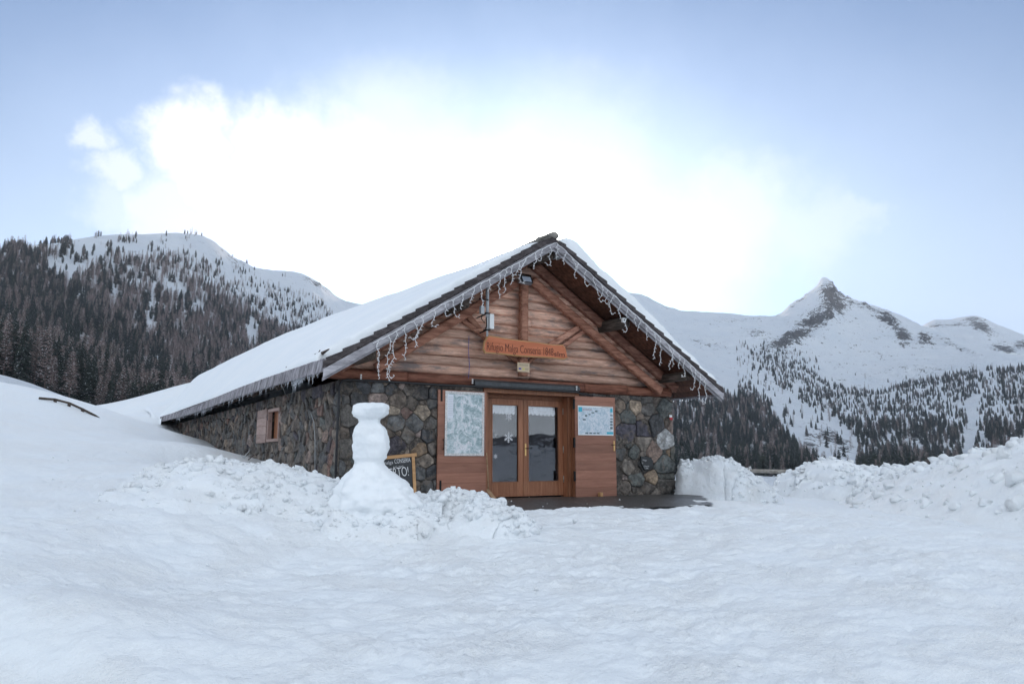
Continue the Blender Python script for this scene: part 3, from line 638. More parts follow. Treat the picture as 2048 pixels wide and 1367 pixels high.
# ---- log gable
lg = MB()
GY_ = .10; zc = 2.60; row = 0; rs = random.Random(21)
while zc < 5.2:
    h = .098+.006*rs.random()
    hx = (roof_z(XR)-.34-zc)/SL
    if hx < .15: break
    x0, x1 = max(XR-hx, .02), min(XR+hx, HW-.02)
    cuts = [x0, x1]
    if row % 3 != 1 and x1-x0 > 3: cuts = [x0, XR+rs.uniform(-.08, .08), x1]
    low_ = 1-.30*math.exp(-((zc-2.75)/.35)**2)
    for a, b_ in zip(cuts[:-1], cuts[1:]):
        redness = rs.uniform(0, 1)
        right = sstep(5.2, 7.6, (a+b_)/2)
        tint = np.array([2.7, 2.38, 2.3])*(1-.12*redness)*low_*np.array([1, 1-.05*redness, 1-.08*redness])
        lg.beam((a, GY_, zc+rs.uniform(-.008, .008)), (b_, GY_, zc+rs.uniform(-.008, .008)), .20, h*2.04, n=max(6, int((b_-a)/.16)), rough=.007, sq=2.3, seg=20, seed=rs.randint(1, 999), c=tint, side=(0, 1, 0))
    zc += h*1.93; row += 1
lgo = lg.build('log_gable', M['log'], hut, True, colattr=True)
bk = MB(); bk.prism([(.02, 2.27), (HW-.02, 2.27), (HW-.02, roof_z(HW)-.4), (XR, roof_z(XR)-.4), (.02, roof_z(0)-.4)], 1, .17, .30, 0); bk.build('gable_backing', M['darkwood'], lgo)
# sill beam in spliced pieces
for a, b_, sd_ in ((-.30, 1.28, 1), (1.29, 5.6, 2), (5.61, 6.85, 3), (6.86, 8.25, 4)):
    q = MB(); dk = (.62, .48, .42) if sd_ != 2 else (.55, .42, .38)
    q.beam((a, .02, 2.385), (b_, .02, 2.385), .26, .215, n=int((b_-a)/.15)+4, rough=.011, sq=4, seed=sd_*13, c=dk, side=(0, 1, 0)); q.build('sill_beam', M['beam'], hut, True, colattr=True)
def part_beam(name, p0, p1, w_, h_, matn='beam', **k):
    q = MB(); q.beam(p0, p1, w_, h_, **k); return q.build(name, M[matn], hut, True, colattr=True)
TY_ = -.17
K = lambda px, py, Y=TY_: tuple(onY(px, py, Y))
part_beam('king_post', K(1047, 556), K(1046, 752), .17, .19, side=(0, 1, 0), n=24, c=(1.15, 1.1, 1.05), seed=5)
def rafter(xa, za, xb, zb, y, w_, h_, nm='rafter', **k): return part_beam(nm, (xa, y, za), (xb, y, zb), w_, h_, side=(0, 1, 0), n=30, **k)
a_, b_ = K(1062, 562), K(1318, 782); rafter(a_[0], a_[2], b_[0], b_[2], TY_-.03, .16, .19, seed=6, c=(1.15, 1.05, 1.))
a_, b_ = K(1030, 566), K(752, 736); rafter(a_[0], a_[2], b_[0], b_[2], TY_-.03, .16, .19, seed=7, c=(1.1, 1., .95))
for sgn, sdv in ((1, 8), (-1, 9)):      # outer common rafters right under the roof
    rafter(XR+sgn*.12, 5.06, XR+sgn*4.25, 5.06-SL*4.13, -.06, .15, .20, seed=sdv, c=(.85, .8, .8))
a_, b_ = K(1166, 648, -.1), K(1082, 703, -.1); part_beam('strut', a_, b_, .12, .13, side=(0, 1, 0), seed=11, c=(1.5, 1.5, 1.5)); 
a_, b_ = K(1172, 660, -.1), K(1106, 706, -.1); part_beam('strut', a_, b_, .10, .10, side=(0, 1, 0), seed=15, c=(1.35, 1.3, 1.3))
a_, b_ = K(925, 620, -.1), K(985, 690, -.1); part_beam('strut', a_, b_, .12, .13, side=(0, 1, 0), seed=12, c=(1.2, 1.15, 1.1))
a_, b_ = K(912, 632, -.1), K(985, 684, -.1); part_beam('strut', (a_[0], -.1, a_[2]), (b_[0], -.1, b_[2]), .09, .09, side=(0, 1, 0), seed=17, c=(1.2, 1.15, 1.1))
for pa, pb, sdv in ((( 1010, 706), (1044, 728), 13), ((1080, 708), (1051, 728), 14)):
    a_, b_ = K(*pa, -.1), K(*pb, -.1); part_beam('strut', a_, b_, .07, .08, side=(0, 1, 0), seed=sdv, c=(1.2, 1.15, 1.1), n=6)
# purlins carry the roof out to the verge
for x, nm, m_, hh in ((XR, 'ridge_purlin', 'darkwood', .22), (XR+2.05, 'purlin', 'darkwood', .24), (XR-2.05, 'purlin', 'darkwood', .24), (XR+3.86, 'wall_plate', 'darkwood', .2), (XR-3.96, 'wall_plate', 'darkwood', .2)):
    zt = roof_z(x)-.42
    if nm == 'wall_plate': zt = roof_z(x)-.40
    q = MB(); q.beam((x, HL-.1, zt), (x, VY+.14, zt-.02), .24, hh, n=50, rough=.006, seed=int(x*10), side=(1, 0, 0)); q.build(nm, M[m_], hut, True, colattr=True)
# rafter tails along the left eaves
for k in range(9):
    y = .55+k*2.35; q = MB(); q.beam((-.50, y, roof_z(-.50)-.30), (.5, y, roof_z(.5)-.30), .14, .15, n=6, seed=k+40, side=(0, 1, 0)); q.build('rafter_tail', M['darkwood'], hut, True, colattr=True)
    q = MB(); q.beam((HW+.5, y, roof_z(HW+.5)-.30), (HW-.5, y, roof_z(HW-.5)-.30), .14, .15, n=4, seed=k+60, side=(0, 1, 0)); q.build('rafter_tail', M['darkwood'], hut, True, colattr=True)
# ---- roof: soffit boards, covering, verge boards, eave shingles
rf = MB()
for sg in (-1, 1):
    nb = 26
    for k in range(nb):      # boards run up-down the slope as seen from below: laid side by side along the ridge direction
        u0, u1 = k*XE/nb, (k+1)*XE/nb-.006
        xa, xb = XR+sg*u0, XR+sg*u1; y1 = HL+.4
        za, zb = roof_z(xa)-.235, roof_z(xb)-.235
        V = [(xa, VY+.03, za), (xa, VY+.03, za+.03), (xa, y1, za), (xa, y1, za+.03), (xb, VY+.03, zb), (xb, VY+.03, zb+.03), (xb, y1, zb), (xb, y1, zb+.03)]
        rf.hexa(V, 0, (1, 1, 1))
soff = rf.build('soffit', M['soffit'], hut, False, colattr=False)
cov = MB(); STEP = .27
for sg in (-1, 1):
    n = int(XE/STEP)+1; rs = random.Random(5+sg)
    for k in range(n):
        u0, u1 = k*STEP-.05, min((k+1)*STEP+.03, XE+.06)
        y = VY-.05
        wlist = [(y, y+1.2)]+[(y+1.2, HL+.4)]
        for (ya, yb) in wlist:
            jit = rs.uniform(-.012, .012) if ya < 0 else 0
            za0, zb0 = roof_z(XR+u0)-.19, roof_z(XR+u1)-.19
            lift = .028
            xa, xb = XR+sg*u0, XR+sg*u1
            V = [(xa, ya+jit, za0), (xa, ya+jit, za0+.085), (xa, yb, za0), (xa, yb, za0+.085), (xb, ya+jit, zb0+lift), (xb, ya+jit, zb0+.115+lift), (xb, yb, zb0+lift), (xb, yb, zb0+.115+lift)]
            cov.hexa(V)
covo = cov.build('roof_covering', M['shingle'], hut, False, bevel=.006)
rc = MB(); rc.beam((XR, VY-.02, 5.475), (XR, HL+.4, 5.475), .24, .08, n=60, rough=.012, sq=2.2, seed=3, side=(1, 0, 0)); rc.beam((XR, VY-.075, 5.465), (XR-.0, VY+.5, 5.50), .20, .13, n=8, rough=.014, sq=2.2, seed=5, side=(1, 0, 0)); rc.build('ridge_cap', M['grey_wood'], hut, True)
for sg in (-1, 1):
    q = MB()
    # verge board in two overlapping lengths, a thin lower batten behind
    for (u0, u1, yy) in ((0, 2.5, VY), (2.46, XE+.05, VY-.012)):
        xa, xb = XR+sg*u0, XR+sg*u1; za, zb = roof_z(xa), roof_z(xb); t0, t1 = .19, .345
        V = [(xa, yy-.028, za-t1), (xa, yy-.028, za-t0), (xa, yy, za-t1), (xa, yy, za-t0), (xb, yy-.028, zb-t1), (xb, yy-.028, zb-t0), (xb, yy, zb-t1), (xb, yy, zb-t0)]
        q.hexa(V)
        V = [(x, y+.045, z-(.05 if i % 2 == 0 else .14)) for i, (x, y, z) in enumerate(V)]; q.hexa(V)
    vb = q.build('verge_board', M['verge'], hut, bevel=.004)
def eave(sg, nm):
    q = MB(); rs = random.Random(17+sg); y = VY-.02; x = XR+sg*(XE+.05); zt = roof_z(x)-.03
    while y < HL+.4:
        w_ = rs.uniform(.05, .11); sag = .03*math.sin(y*.35); tk = rs.uniform(-.008, .008)
        b0 = zt-.20-rs.uniform(0, .02)+sag; t0 = zt+.03+sag
        V = [(x-sg*.03, y, b0+.02), (x-sg*.05, y, t0), (x-sg*.03, y+w_-.006, b0+.02), (x-sg*.05, y+w_-.006, t0), (x+sg*(.05+tk), y, b0), (x+sg*(.005+tk), y, t0), (x+sg*(.05+tk), y+w_-.006, b0), (x+sg*(.005+tk), y+w_-.006, t0)]
        q.hexa(V); y += w_
    q.box(min(x-sg*.06, x-sg*.03), max(x-sg*.06, x-sg*.03), VY, HL+.4, zt-.17, zt-.01)
    return q.build(nm, M['eave_shingle'], hut)
eave(-1, 'eave_shingles'); eave(1, 'eave_shingles')
# ---- snow on the roof
def roof_snow():
    us = np.concatenate([np.linspace(-XE-.42, -XE+.6, 26), np.linspace(-XE+.7, -.3, 60), np.linspace(-.25, .25, 12), np.linspace(.3, XE-.3, 80), np.linspace(XE-.25, XE+.03, 10)])
    ys = np.concatenate([np.linspace(-1., 3, 110), np.linspace(3.1, HL+1.0, 100), np.linspace(HL+1.1, HL+3.2, 16)])
    U, Y = np.meshgrid(us, ys, indexing='ij'); X = XR+U
    ridge_t = np.interp(Y, [-1, .34, 3.9, 7.3, 11.9, 18.3, 22.5, 26], [.06, .10, .285, .42, .66, .92, 1.0, 1.0])
    soft = np.sqrt((U*1.)**2+.16)-.1            # rounded over the ridge
    zr = 5.5-SL*np.minimum(np.abs(soft)+.0, 99)
    ef = sstep(0, 1.6, XE+.05-np.abs(U))
    tL = .11+(ridge_t-.08)*ef
    tR = .03+.24*sstep(.12, .45, U)+.17*np.exp(-((U-.75)/.35)**2)-.12*sstep(2.6, 4.2, U)+.05*np.exp(-((U-2.2)/1.)**2)+.05*fbm(p3(U*1.6, Y*1.2), 4, 61)+(ridge_t-.1)*.5*ef*sstep(1, 6, Y)
    t = np.where(U < 0, tL, tR)+.0
    t = t+.075*fbm(p3(U*.7, Y*.5, 3.), 4, 62)*ef
    # edges: set back from the verge, ragged; fade at the eaves
    fr = VY+np.where(U < 0, .34+.10*fbm(p3(U*2.2, 0, 1.), 3, 63)+.10*np.exp(-((U+.45)/.25)**2), .03+.09*fbm(p3(U*2.5, 0, 5.), 4, 64)+.9*np.exp(-((U-.05)/.2)**2))
    fr = fr+.25*np.exp(-((U+XE-.25)/.25)**2)
    fe = sstep(0, .10, Y-fr)
    le = np.where(U < 0, sstep(-XE-.14, -XE+.12, U), sstep(XE+.02, XE-.10, U))
    surf = zr+t
    body = zr-.085
    f_ = np.sqrt(np.clip(fe, 0, 1))*np.sqrt(np.clip(le, 0, 1))
    Zs = body+(surf-body)*f_-(1-np.sign(f_))*.12
    # far end runs down on to the drift behind the hut
    end = sstep(HL+.6, HL+3.2, Y); Zs = Zs*(1-end)+(gz(X, Y)-.1)*end
    # far part of the left eaves: snow pours over to meet the drift
    gg = gz(X, Y); Zs = np.where(U < -XE-.1, gg-.25, Zs)
    hl = sstep(HL-.9, HL+.1, Y)*sstep(-XE+.3, -XE-.3, U); Zs = Zs*(1-hl)+(gg+.05)*hl
    out = (U < -XE-.06) & (Y < HL-.95)
    Xo = np.where(U < -XE-.02, np.where(Y < HL-.95, XR-XE-.02, X), X)
    Zs = Zs+.006*fbm(p3(U*9, Y*9), 3, 66)
    P = np.stack([Xo, Y, Zs], -1)
    q = grid_faces(len(us), len(ys)); Pz = P.reshape(-1, 3)
    hid = (((f_ <= 0.001) & (Y < HL)) | out).ravel()
    q = q[~hid[q].all(1)] if 0 else q[~(out.ravel()[q].any(1) | hid[q].all(1))]
    o = raw_mesh('roof_snow', Pz, q, M['snow_smooth']); tag(o, 'thick smooth blanket of snow lying on the hut roof', 'snow', kind='stuff'); return o
roof_snow()
# snow lining along the top edge of the left eaves
q = MB(); pts = [np.array([XR-XE-.02, y, roof_z(XR-XE)+.015+.03*math.sin(y*.35)+.012*vn(p3(y*3, 0))]) for y in np.arange(VY+.05, HL, .15)]
# ---- door, frame, shutters
def framebox(q, x0, x1, z0, z1, t, y0, y1): q.box(x0, x0+t, y0, y1, z0, z1); q.box(x1-t, x1, y0, y1, z0, z1); q.box(x0+t, x1-t, y0, y1, z1-t, z1); q.box(x0+t, x1-t, y0, y1, z0, z0+t)
YD = .26
dl0, dm, dr1 = onY(974, 900, YD)[0], onY(1046.5, 900, YD)[0], onY(1126, 900, YD)[0]
cs = MB(); cs.box(DX0, DX0+.09, -.075, YD+.08, -.05, 2.16); cs.box(DX1-.06, DX1+.02, -.085, .10, -.05, 2.16); cs.box(dr1+.003, DX1-.06, .085, YD+.10, -.05, 2.16)
cs.box(DX0-.02, DX1+.03, -.10, YD+.1, 2.163, 2.265); cs.box(DX0+.09, dr1, YD-.02, YD+.08, 2.085, 2.16); cs.box(dr1-.01, dr1+.05, .04, .0835, -.05, 2.16)
cs.build('door_frame', M['door_wood'], hut, bevel=.004)
def door(x0, x1, nm):
    q = MB(); z0, z1 = 0.0, 2.08; st = .115
    q.box(x0, x0+st, YD, YD+.055, z0, z1); q.box(x1-st, x1, YD, YD+.055, z0, z1); q.box(x0+st, x1-st, YD, YD+.055, z1-.125, z1); q.box(x0+st, x1-st, YD, YD+.055, z0, z0+.30)
    framebox(q, x0+st, x1-st, z0+.30, z1-.125, .016, YD-.008, YD+.02)
    q.box(x0+.02, x1-.02, YD-.006, YD, z0+.05, z0+.062)
    d = q.build(nm, M['door_wood'], hut, bevel=.003)
    g = MB(); g.box(x0+st, x1-st, YD+.022, YD+.028, z0+.30, z1-.125); g.build('glass_pane', M['glass'], d)
    # lace valance with scalloped edge
    xa, xb = x0+st+.0, x1-st-.07; n = 7; zt = z1-.14; V = []; Fs = []
    for i in range(n*8+1):
        u = i/(n*8); x = xa+(xb-xa)*u; s_ = abs(math.sin(u*n*math.pi)); zb = zt-.15-.035*s_-.02*math.sin(u*2.3); yy = YD+.04+.004*math.sin(u*40); V += [(x, yy, zt), (x, yy, zb)]
    Fs = [(2*i, 2*i+2, 2*i+3, 2*i+1) for i in range(n*8)]
    raw_mesh('lace_curtain', V, Fs, M['lace'], d)
    return d
dL = door(dl0, dm-.004, 'door'); dR = door(dm+.004, dr1, 'door')
# door furniture
q = MB(); hx = dm+.055; q.box(hx-.02, hx+.02, YD-.012, YD-.0005, .86, 1.12); q.build('handle_plate', M['brass'], dR, bevel=.003)
q = MB(); q.tube([(hx, YD-.012, 1.02), (hx, YD-.05, 1.02), (hx+.02, YD-.06, 1.02), (hx+.14, YD-.06, 1.018)], .0085); q.build('handle', M['iron'], dR, True)
for z in (.35, 1.0, 1.85):
    q = MB(); q.tube([(dr1-.005, YD-.02, z-.075), (dr1-.005, YD-.02, z+.075)], .009); q.build('hinge', M['steel'], dR, True)
# paper snowflakes stuck inside the glass
def flake(cx, cz_, r, arms=6, fat=.16):
    q = MB()
    def seg(a, b_, w_):
        a, b_ = np.array(a), np.array(b_); d = b_-a; d = d/np.linalg.norm(d); p = np.array([-d[1], d[0]])*w_/2
        q.add([(x, YD+.0195, z) for x, z in (a-p, b_-p, b_+p, a+p)], [(0, 1, 2, 3)])
    for k in range(arms):
        an = math.pi/2+k*2*math.pi/arms; u = np.array([math.cos(an), math.sin(an)]); c0 = np.array([cx, cz_])
        seg(c0, c0+u*r, r*fat)
        for s_ in (-1, 1):
            for f_, l_ in ((.4, .3), (.68, .26)):
                a2 = an+s_*.9; seg(c0+u*r*f_, c0+u*r*f_+np.array([math.cos(a2), math.sin(a2)])*r*l_, r*fat*.8)
    q.build('snowflake_sticker', M['decal'], dL)
for px, py, r in ((1018, 834, .085), (1018, 874, .115), (992, 869, .04), (992, 912, .05)): P = onY(px, py, YD); flake(P[0], P[2], r)
q = MB(); P = onY(981, 826, YD); q.box(P[0]-.02, P[0]+.02, YD+.0185, YD+.0195, P[2]-.025, P[2]+.025); q.build('sticker', M['decal'], dL)
# dim room behind the doors
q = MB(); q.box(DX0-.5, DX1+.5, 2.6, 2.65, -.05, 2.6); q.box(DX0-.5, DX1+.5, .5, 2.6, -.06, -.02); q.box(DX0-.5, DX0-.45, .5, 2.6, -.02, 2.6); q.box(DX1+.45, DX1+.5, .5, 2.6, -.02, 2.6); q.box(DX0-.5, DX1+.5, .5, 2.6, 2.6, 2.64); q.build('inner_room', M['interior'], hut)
# shutters folded back on the wall
def shutter(x0, x1, y, z0, z1, grooves, nm='shutter'):
    q = MB(); zs = [z0]+grooves+[z1]
    for a, b_ in zip(zs[:-1], zs[1:]): q.box(x0, x1, y-.035, y, a+.004, b_-.004)
    q.box(x0+.02, x1-.02, y-.028, y+.004, z0+.01, z1-.01)
    return q.build(nm, M['brown_paint'], hut, bevel=.004)
def gr(x, lst, ox, oy, sc, y): return sorted(onY(ox+x/sc, oy+g_/sc, y)[2] for g_ in lst)
YS = -.115
sx0, sx1 = onY(875, 900, YS)[0], onY(972, 900, YS)[0]
sh1 = shutter(sx0, sx1, YS+.035, -.06, 2.17, gr(1100, (276, 352, 432, 505, 575, 657, 728, 800, 880, 945), 640, 740, 3.906, YS))
tx0, tx1 = onY(1151, 900, YS)[0], onY(1232, 900, YS)[0]
sh2 = shutter(tx0, tx1, YS+.035, -.04, 2.19, gr(350, (243, 328, 420, 513, 580, 646, 712, 780, 848, 916), 1100, 740, 3.906, YS))
# left shutter ironwork
P = onY(886, 788, YS); q = MB()
for z0, z1 in ((onY(883, 802, YS)[2], onY(883, 774, YS)[2]), (onY(881, 985, YS)[2], onY(881, 960, YS)[2])):
    x = onY(883, 790, YS)[0]; q = MB(); q.box(x-.018, x+.018, YS-.018, YS-.001, z0, z1); q.build('strap_hinge', M['iron'], sh1, bevel=.002)
x = onY(886, 890, YS)[0]; z0, z1 = onY(886, 898, YS)[2], onY(886, 878, YS)[2]
q = MB(); q.tube([(x, YS, z0), (x, YS-.04, z0+.01), (x, YS-.05, z0+.05), (x, YS-.05, z1-.05), (x, YS-.04, z1-.01), (x, YS, z1)], .011); q.build('handle', M['iron'], sh1, True)
x = onY(1228, 890, YS)[0]; q = MB(); z0, z1 = onY(1228, 901, YS)[2], onY(1228, 881, YS)[2]; q.box(x-.018, x+.018, YS-.009, YS-.001, z0, z1); q.build('handle_plate', M['brass'], sh2, bevel=.002)
q = MB(); zm = (z0*.4+z1*.6); q.tube([(x, YS-.01, zm), (x, YS-.045, zm), (x-.12, YS-.05, zm)], .008); q.build('handle', M['iron'], sh2, True)
for z in (2.0, 1.15, .42): q = MB(); q.box(tx0-.045, tx0+.0, YS-.01, YS+.03, z-.11, z+.11); q.build('strap_hinge', M['iron'], sh2, bevel=.004)
# wooden block wedging the right shutter
q = MB(); P = onY(1200, 990, YS-.08); q.box(P[0]-.03, P[0]+.04, YS-.14, YS-.045, -.03, .06); o = q.build('wooden_wedge', M['pale_wood'], None, bevel=.004); tag(o, 'small pale wooden wedge under the right door shutter', 'wedge')
# dark metal awning case above the door and black pipe / cable runs
a_, b_ = onY(946, 768, -.1), onY(1152, 778, -.1)
q = MB(); q.prism([(-.19, 2.285), (-.09, 2.27), (.0, 2.28), (.0, 2.42), (-.10, 2.43), (-.19, 2.37)], 0, a_[0], b_[0]+.05, 0); q.build('awning_case', M['dark_metal'], hut, bevel=.006)
q = MB(); zt = 2.262
q.tube([(-.09, -.10, .05), (-.09, -.10, 1.2), (-.085, -.11, 2.16), (-.04, -.125, 2.235), (.05, -.13, zt), (.8, -.135, zt+.005), (2., -.14, zt-.005), (3.0, -.205, zt+.0), (4.2, -.205, zt-.003), (5.3, -.205, zt-.004), (5.45, -.16, zt-.03), (5.8, -.14, zt-.06)], .024, seg=10); q.build('drain_pipe', M['black'], hut, True)
for z in (1.35, .55): q = MB(); q.tube([(-.09, -.10, z-.012), (-.09, -.10, z+.012)], .032, seg=12); q.build('pipe_clip', M['black'], hut, True)
for px, py in ((722, 753), (945, 762), (1153, 776)):
    P = onY(px, py, -.22); q = MB()
    for dz in (-.035, 0, .035): q.box(P[0]-.013, P[0]+.013, -.235, -.205, P[2]+dz-.011, P[2]+dz+.011)
    q.build('cable_clip', M['white'], hut, bevel=.002)
# blue string and a few cables
q = MB(); q.tube([K(938, 672, -.05), K(937, 700, -.03), K(939, 730, -.03), K(937, 756, -.14)], .006, seg=5); q.build('blue_wire', M['blue_wire'], hut, True)
# side window with its small shutter
q = MB(); framebox(q, 0, 0, 0, 0, 0, 0, 0) if 0 else None
f_ = .07
q.box(-.055, .05, WY0, WY0+f_, WZ0, WZ1); q.box(-.055, .05, WY1-f_, WY1, WZ0, WZ1); q.box(-.055, .05, WY0+f_, WY1-f_, WZ1-f_, WZ1); q.box(-.055, .05, WY0+f_, WY1-f_, WZ0, WZ0+f_)
win = q.build('window', M['shutter_pale'], hut, bevel=.004)
q = MB(); 
for k in range(4): q.box(.10, .12, WY0+f_+k*.245, WY0+f_+k*.245+.235, WZ0+f_, WZ1-f_)
q.box(.12, .2, WY0, WY1, WZ0, WZ1); q.build('inner_shutter', M['door_wood'], win, bevel=.003)
q = MB(); y0, y1 = WY1+.02, WY1+1.0
nb = 4; hz = (WZ1-WZ0+.04)/nb
for k in range(nb): q.box(-.075, -.05, y0, y1, WZ0-.02+k*hz+.004, WZ0-.02+(k+1)*hz-.004)
q.box(-.052, -.04, y0+.03, y1-.03, WZ0, WZ1); sh3 = q.build('shutter', M['shutter_pale'], hut, bevel=.003)
# trail blaze and chalked slate on the front wall
q = MB(); P = onY(1343, 835, -.09); q.box(P[0]-.06, P[0]+.03, -.085, -.078, P[2]+.01, P[2]+.07, 0); q.box(P[0]-.05, P[0]+.04, -.085, -.078, P[2]-.05, P[2]+.01, 1); o = q.build('trail_blaze', [M['white'], M['red']], hut, bevel=.002)
def text(body, size, loc, matn, parent, name='lettering', rotx=math.pi/2, roty=0, depth=.002, off=0, sx=1., al='LEFT', shear=0, spacing=1.):
    cu_ = bpy.data.curves.new(name, 'FONT'); cu_.body = body; cu_.size = size; cu_.extrude = depth; cu_.offset = off; cu_.align_x = al; cu_.shear = shear; cu_.space_character = spacing
    t_ = bpy.data.objects.new(name, cu_); col.objects.link(t_); bpy.context.view_layer.update()
    me = bpy.data.meshes.new_from_object(t_.evaluated_get(bpy.context.evaluated_depsgraph_get())); col.objects.unlink(t_); bpy.data.objects.remove(t_)
    me.name = name; me.materials.clear(); me.materials.append(M[matn]); o = bpy.data.objects.new(name, me); col.objects.link(o); o.scale = (sx, 1, 1); o.location = loc; o.rotation_euler = (rotx, roty, 0)
    if parent is not None: o.parent = parent
    return o
# ---- name board
sb = empty('name_board', (0, 0, 0))
tag(sb, 'orange wooden name board with live edges hung on the gable', 'sign')
YB = -.33
cL, cR = onY(968, 690, YB), onY(1134, 702, YB)
top = [(968, 684), (975, 670), (990, 672), (1010, 676), (1040, 680), (1075, 684), (1105, 689), (1126, 689), (1131, 697)]
bot = [(1135, 716), (1128, 719), (1100, 716), (1060, 714), (1030, 712), (1000, 708), (970, 706), (966, 698)]
poly = [onY(x, y, YB) for x, y in top+bot]; poly = [(p[0], p[2]) for p in poly][::-1]
n = len(poly); cp = np.mean(poly, 0)
q = MB(); inner = [tuple(cp+(np.array(p)-cp)*np.array([.985, .86])) for p in poly]
V = [(p[0], YB-.022, p[1]) for p in inner]+[(p[0], YB-.008, p[1]) for p in poly]+[(p[0], YB+.03, p[1]) for p in poly]
q.add(V, [tuple(range(n))], 0); q.add(V, [(i, n+i, n+(i+1) % n, (i+1) % n) for i in range(n)], 1); q.add(V, [(n+i, 2*n+i, 2*n+(i+1) % n, n+(i+1) % n) for i in range(n)], 1); q.add(V, [tuple(range(2*n, 3*n))[::-1]], 1)
q.build('board', [M['sign_wood'], M['pale_wood']], sb)
p0, p1 = onY(973, 699.5, YB-.03), onY(1106, 711, YB-.03); ang = math.atan2(p1[2]-p0[2], p1[0]-p0[0])
t1 = text('Rifugio Malga Conseria 1848', .235, (p0[0], YB-.024, p0[2]), 'letter', sb, off=-.003, roty=-ang, depth=.003)
bpy.context.view_layer.update(); t1.scale = ((p1[0]-p0[0])/t1.dimensions[0], 1.05, 1)
p2 = onY(1108, 711.3, YB-.03); p3_ = onY(1129, 713, YB-.03); t2 = text('slm', .15, (p2[0], YB-.024, p2[2]), 'letter', sb, roty=-ang, depth=.003); bpy.context.view_layer.update(); t2.scale = ((p3_[0]-p2[0])/t2.dimensions[0], 1, 1)
# small funding plaque under it
pq = empty('plaque', (0, 0, 0)); tag(pq, 'small cream plaque on the king post below the name board', 'sign')
YP = -.29; a_, b_ = onY(1034.5, 726, YP), onY(1058.5, 743, YP)
q = MB(); zA, zB = onY(1046, 725, YP)[2], onY(1046, 743.5, YP)[2]; q.box(a_[0], b_[0], YP-.012, YP, zB, zA); q.build('board', plain('cream_plaque', (.55, .42, .28), .6), pq, bevel=.002)
w_ = b_[0]-a_[0]; h_ = zA-zB
q = MB(); q.box(a_[0]+w_*.1, a_[0]+w_*.3, YP-.015, YP-.0125, zB+h_*.25, zB+h_*.42); q.build('blue_flag', plain('flag_blue', (.03, .05, .25), .6), pq)
q = MB(); q.box(a_[0]+w_*.42, a_[0]+w_*.58, YP-.015, YP-.0125, zB+h_*.22, zB+h_*.42); q.build('yellow_emblem', plain('emblem_yellow', (.55, .5, .12), .6), pq)
q = MB(); [q.box(a_[0]+w_*.14, a_[0]+w_*.86, YP-.015, YP-.0125, zB+h_*f, zB+h_*f+.006) for f in (.66, .74, .82)]; [q.box(a_[0]+w_*.62, a_[0]+w_*.9, YP-.015, YP-.0125, zB+h_*f, zB+h_*f+.005) for f in (.24, .31, .38)]; q.build('small_print', plain('faded_print', (.25, .22, .15), .7), pq)
# chalked slate among the stones
sl_ = empty('chalked_slate', (0, 0, 0)); tag(sl_, 'dark slate with chalk writing set in the stone wall right of the door', 'sign')
oz = lambda zx, zy: onY(1230+zx/6.077, 780+zy/6.077, -.105)
pl = [oz(*p) for p in ((320, 800), (440, 815), (465, 860), (455, 930), (380, 978), (345, 940), (315, 870))]
q = MB(); V = [(p[0], -.105, p[2]) for p in pl]+[(p[0], -.06, p[2]) for p in pl]; n = len(pl); q.add(V, [tuple(range(n))[::-1], tuple(range(n, 2*n))]+[(i, (i+1) % n, n+(i+1) % n, n+i) for i in range(n)]); q.build('slate', M['chalkboard'], sl_, bevel=.004)
for (zx, zy, s_, tx_) in ((335, 858, .055, 'Malga'), (330, 893, .05, 'C'), (350, 930, .05, 'Conseria'), (355, 955, .04, 'm 1848')):
    P = oz(zx, zy); o = text(tx_, s_, (P[0], -.107, P[2]), 'chalk', sl_, depth=.0008, off=-.0006)
    bpy.context.view_layer.update(); o.scale = (min(1, .155/o.dimensions[0]), 1, 1) if len(tx_) > 3 else (1, 1, 1)
# ---- posters
YP = YS-.006
po = empty('poster', (0, 0, 0)); tag(po, 'tall crinkled relief map in clear film taped to the left shutter', 'poster')
m, t, b, _ = mat('crinkled_relief_map'); g = objc(t)
n1 = t.noise(g, 5.5, 8, .72, dist=1.3); n2 = t.noise(g, 15., 7, .75, dist=2.)
c = t.ramp(n1, [(.38, (.30, .42, .44)), (.47, (.50, .61, .63)), (.53, (.70, .78, .80)), (.60, (.88, .89, .92))]); c = t.mix(t.maprange(n2, .53, .60, 0, .55), c, (.24, .30, .31)); c = t.mix(t.maprange(n2, .40, .46, .7, 0), c, (.88, .89, .91))
t.l.new(c, b.inputs[0]); b.inputs['Roughness'].default_value = .22; bump(t, b, t.m('ADD', n2, n1), 1., .025)
P0_, P1_ = onY(893, 785, YP), onY(965, 908, YP)
xa, xb, zb, zt = P0_[0], P1_[0], onY(930, 908, YP)[2], onY(930, 786, YP)[2]
xs = np.linspace(xa, xb, 40); zs = np.linspace(zb, zt, 64); A, B = np.meshgrid(xs, zs, indexing='ij')
YY = YP-.003-.006*np.abs(fbm(p3(A*9, B*9), 4, 71))
raw_mesh('relief_map', np.stack([A, YY, B], -1).reshape(-1, 3), grid_faces(40, 64), m, po)
q = MB(); framebox(q, xa-.03, xb+.03, zb-.03, zt+.03, .05, YP-.0125, YP-.0105); q.build('clear_tape', plain('frosted_tape', (.62, .60, .58), .3, 0, 40., .35, .6, .01), po)
q = MB(); q.box(xa+.02, xa+.15, YP-.014, YP-.012, zt-.52, zt-.04); q.build('white_label', plain('white_paper', (.74, .77, .82), .4), po)
q = MB(); [q.box(xa+.035, xa+.135, YP-.0155, YP-.0143, zt-.1-k*.035, zt-.092-k*.035) for k in range(11)]; q.build('small_print', plain('grey_print', (.45, .48, .5), .6), po)
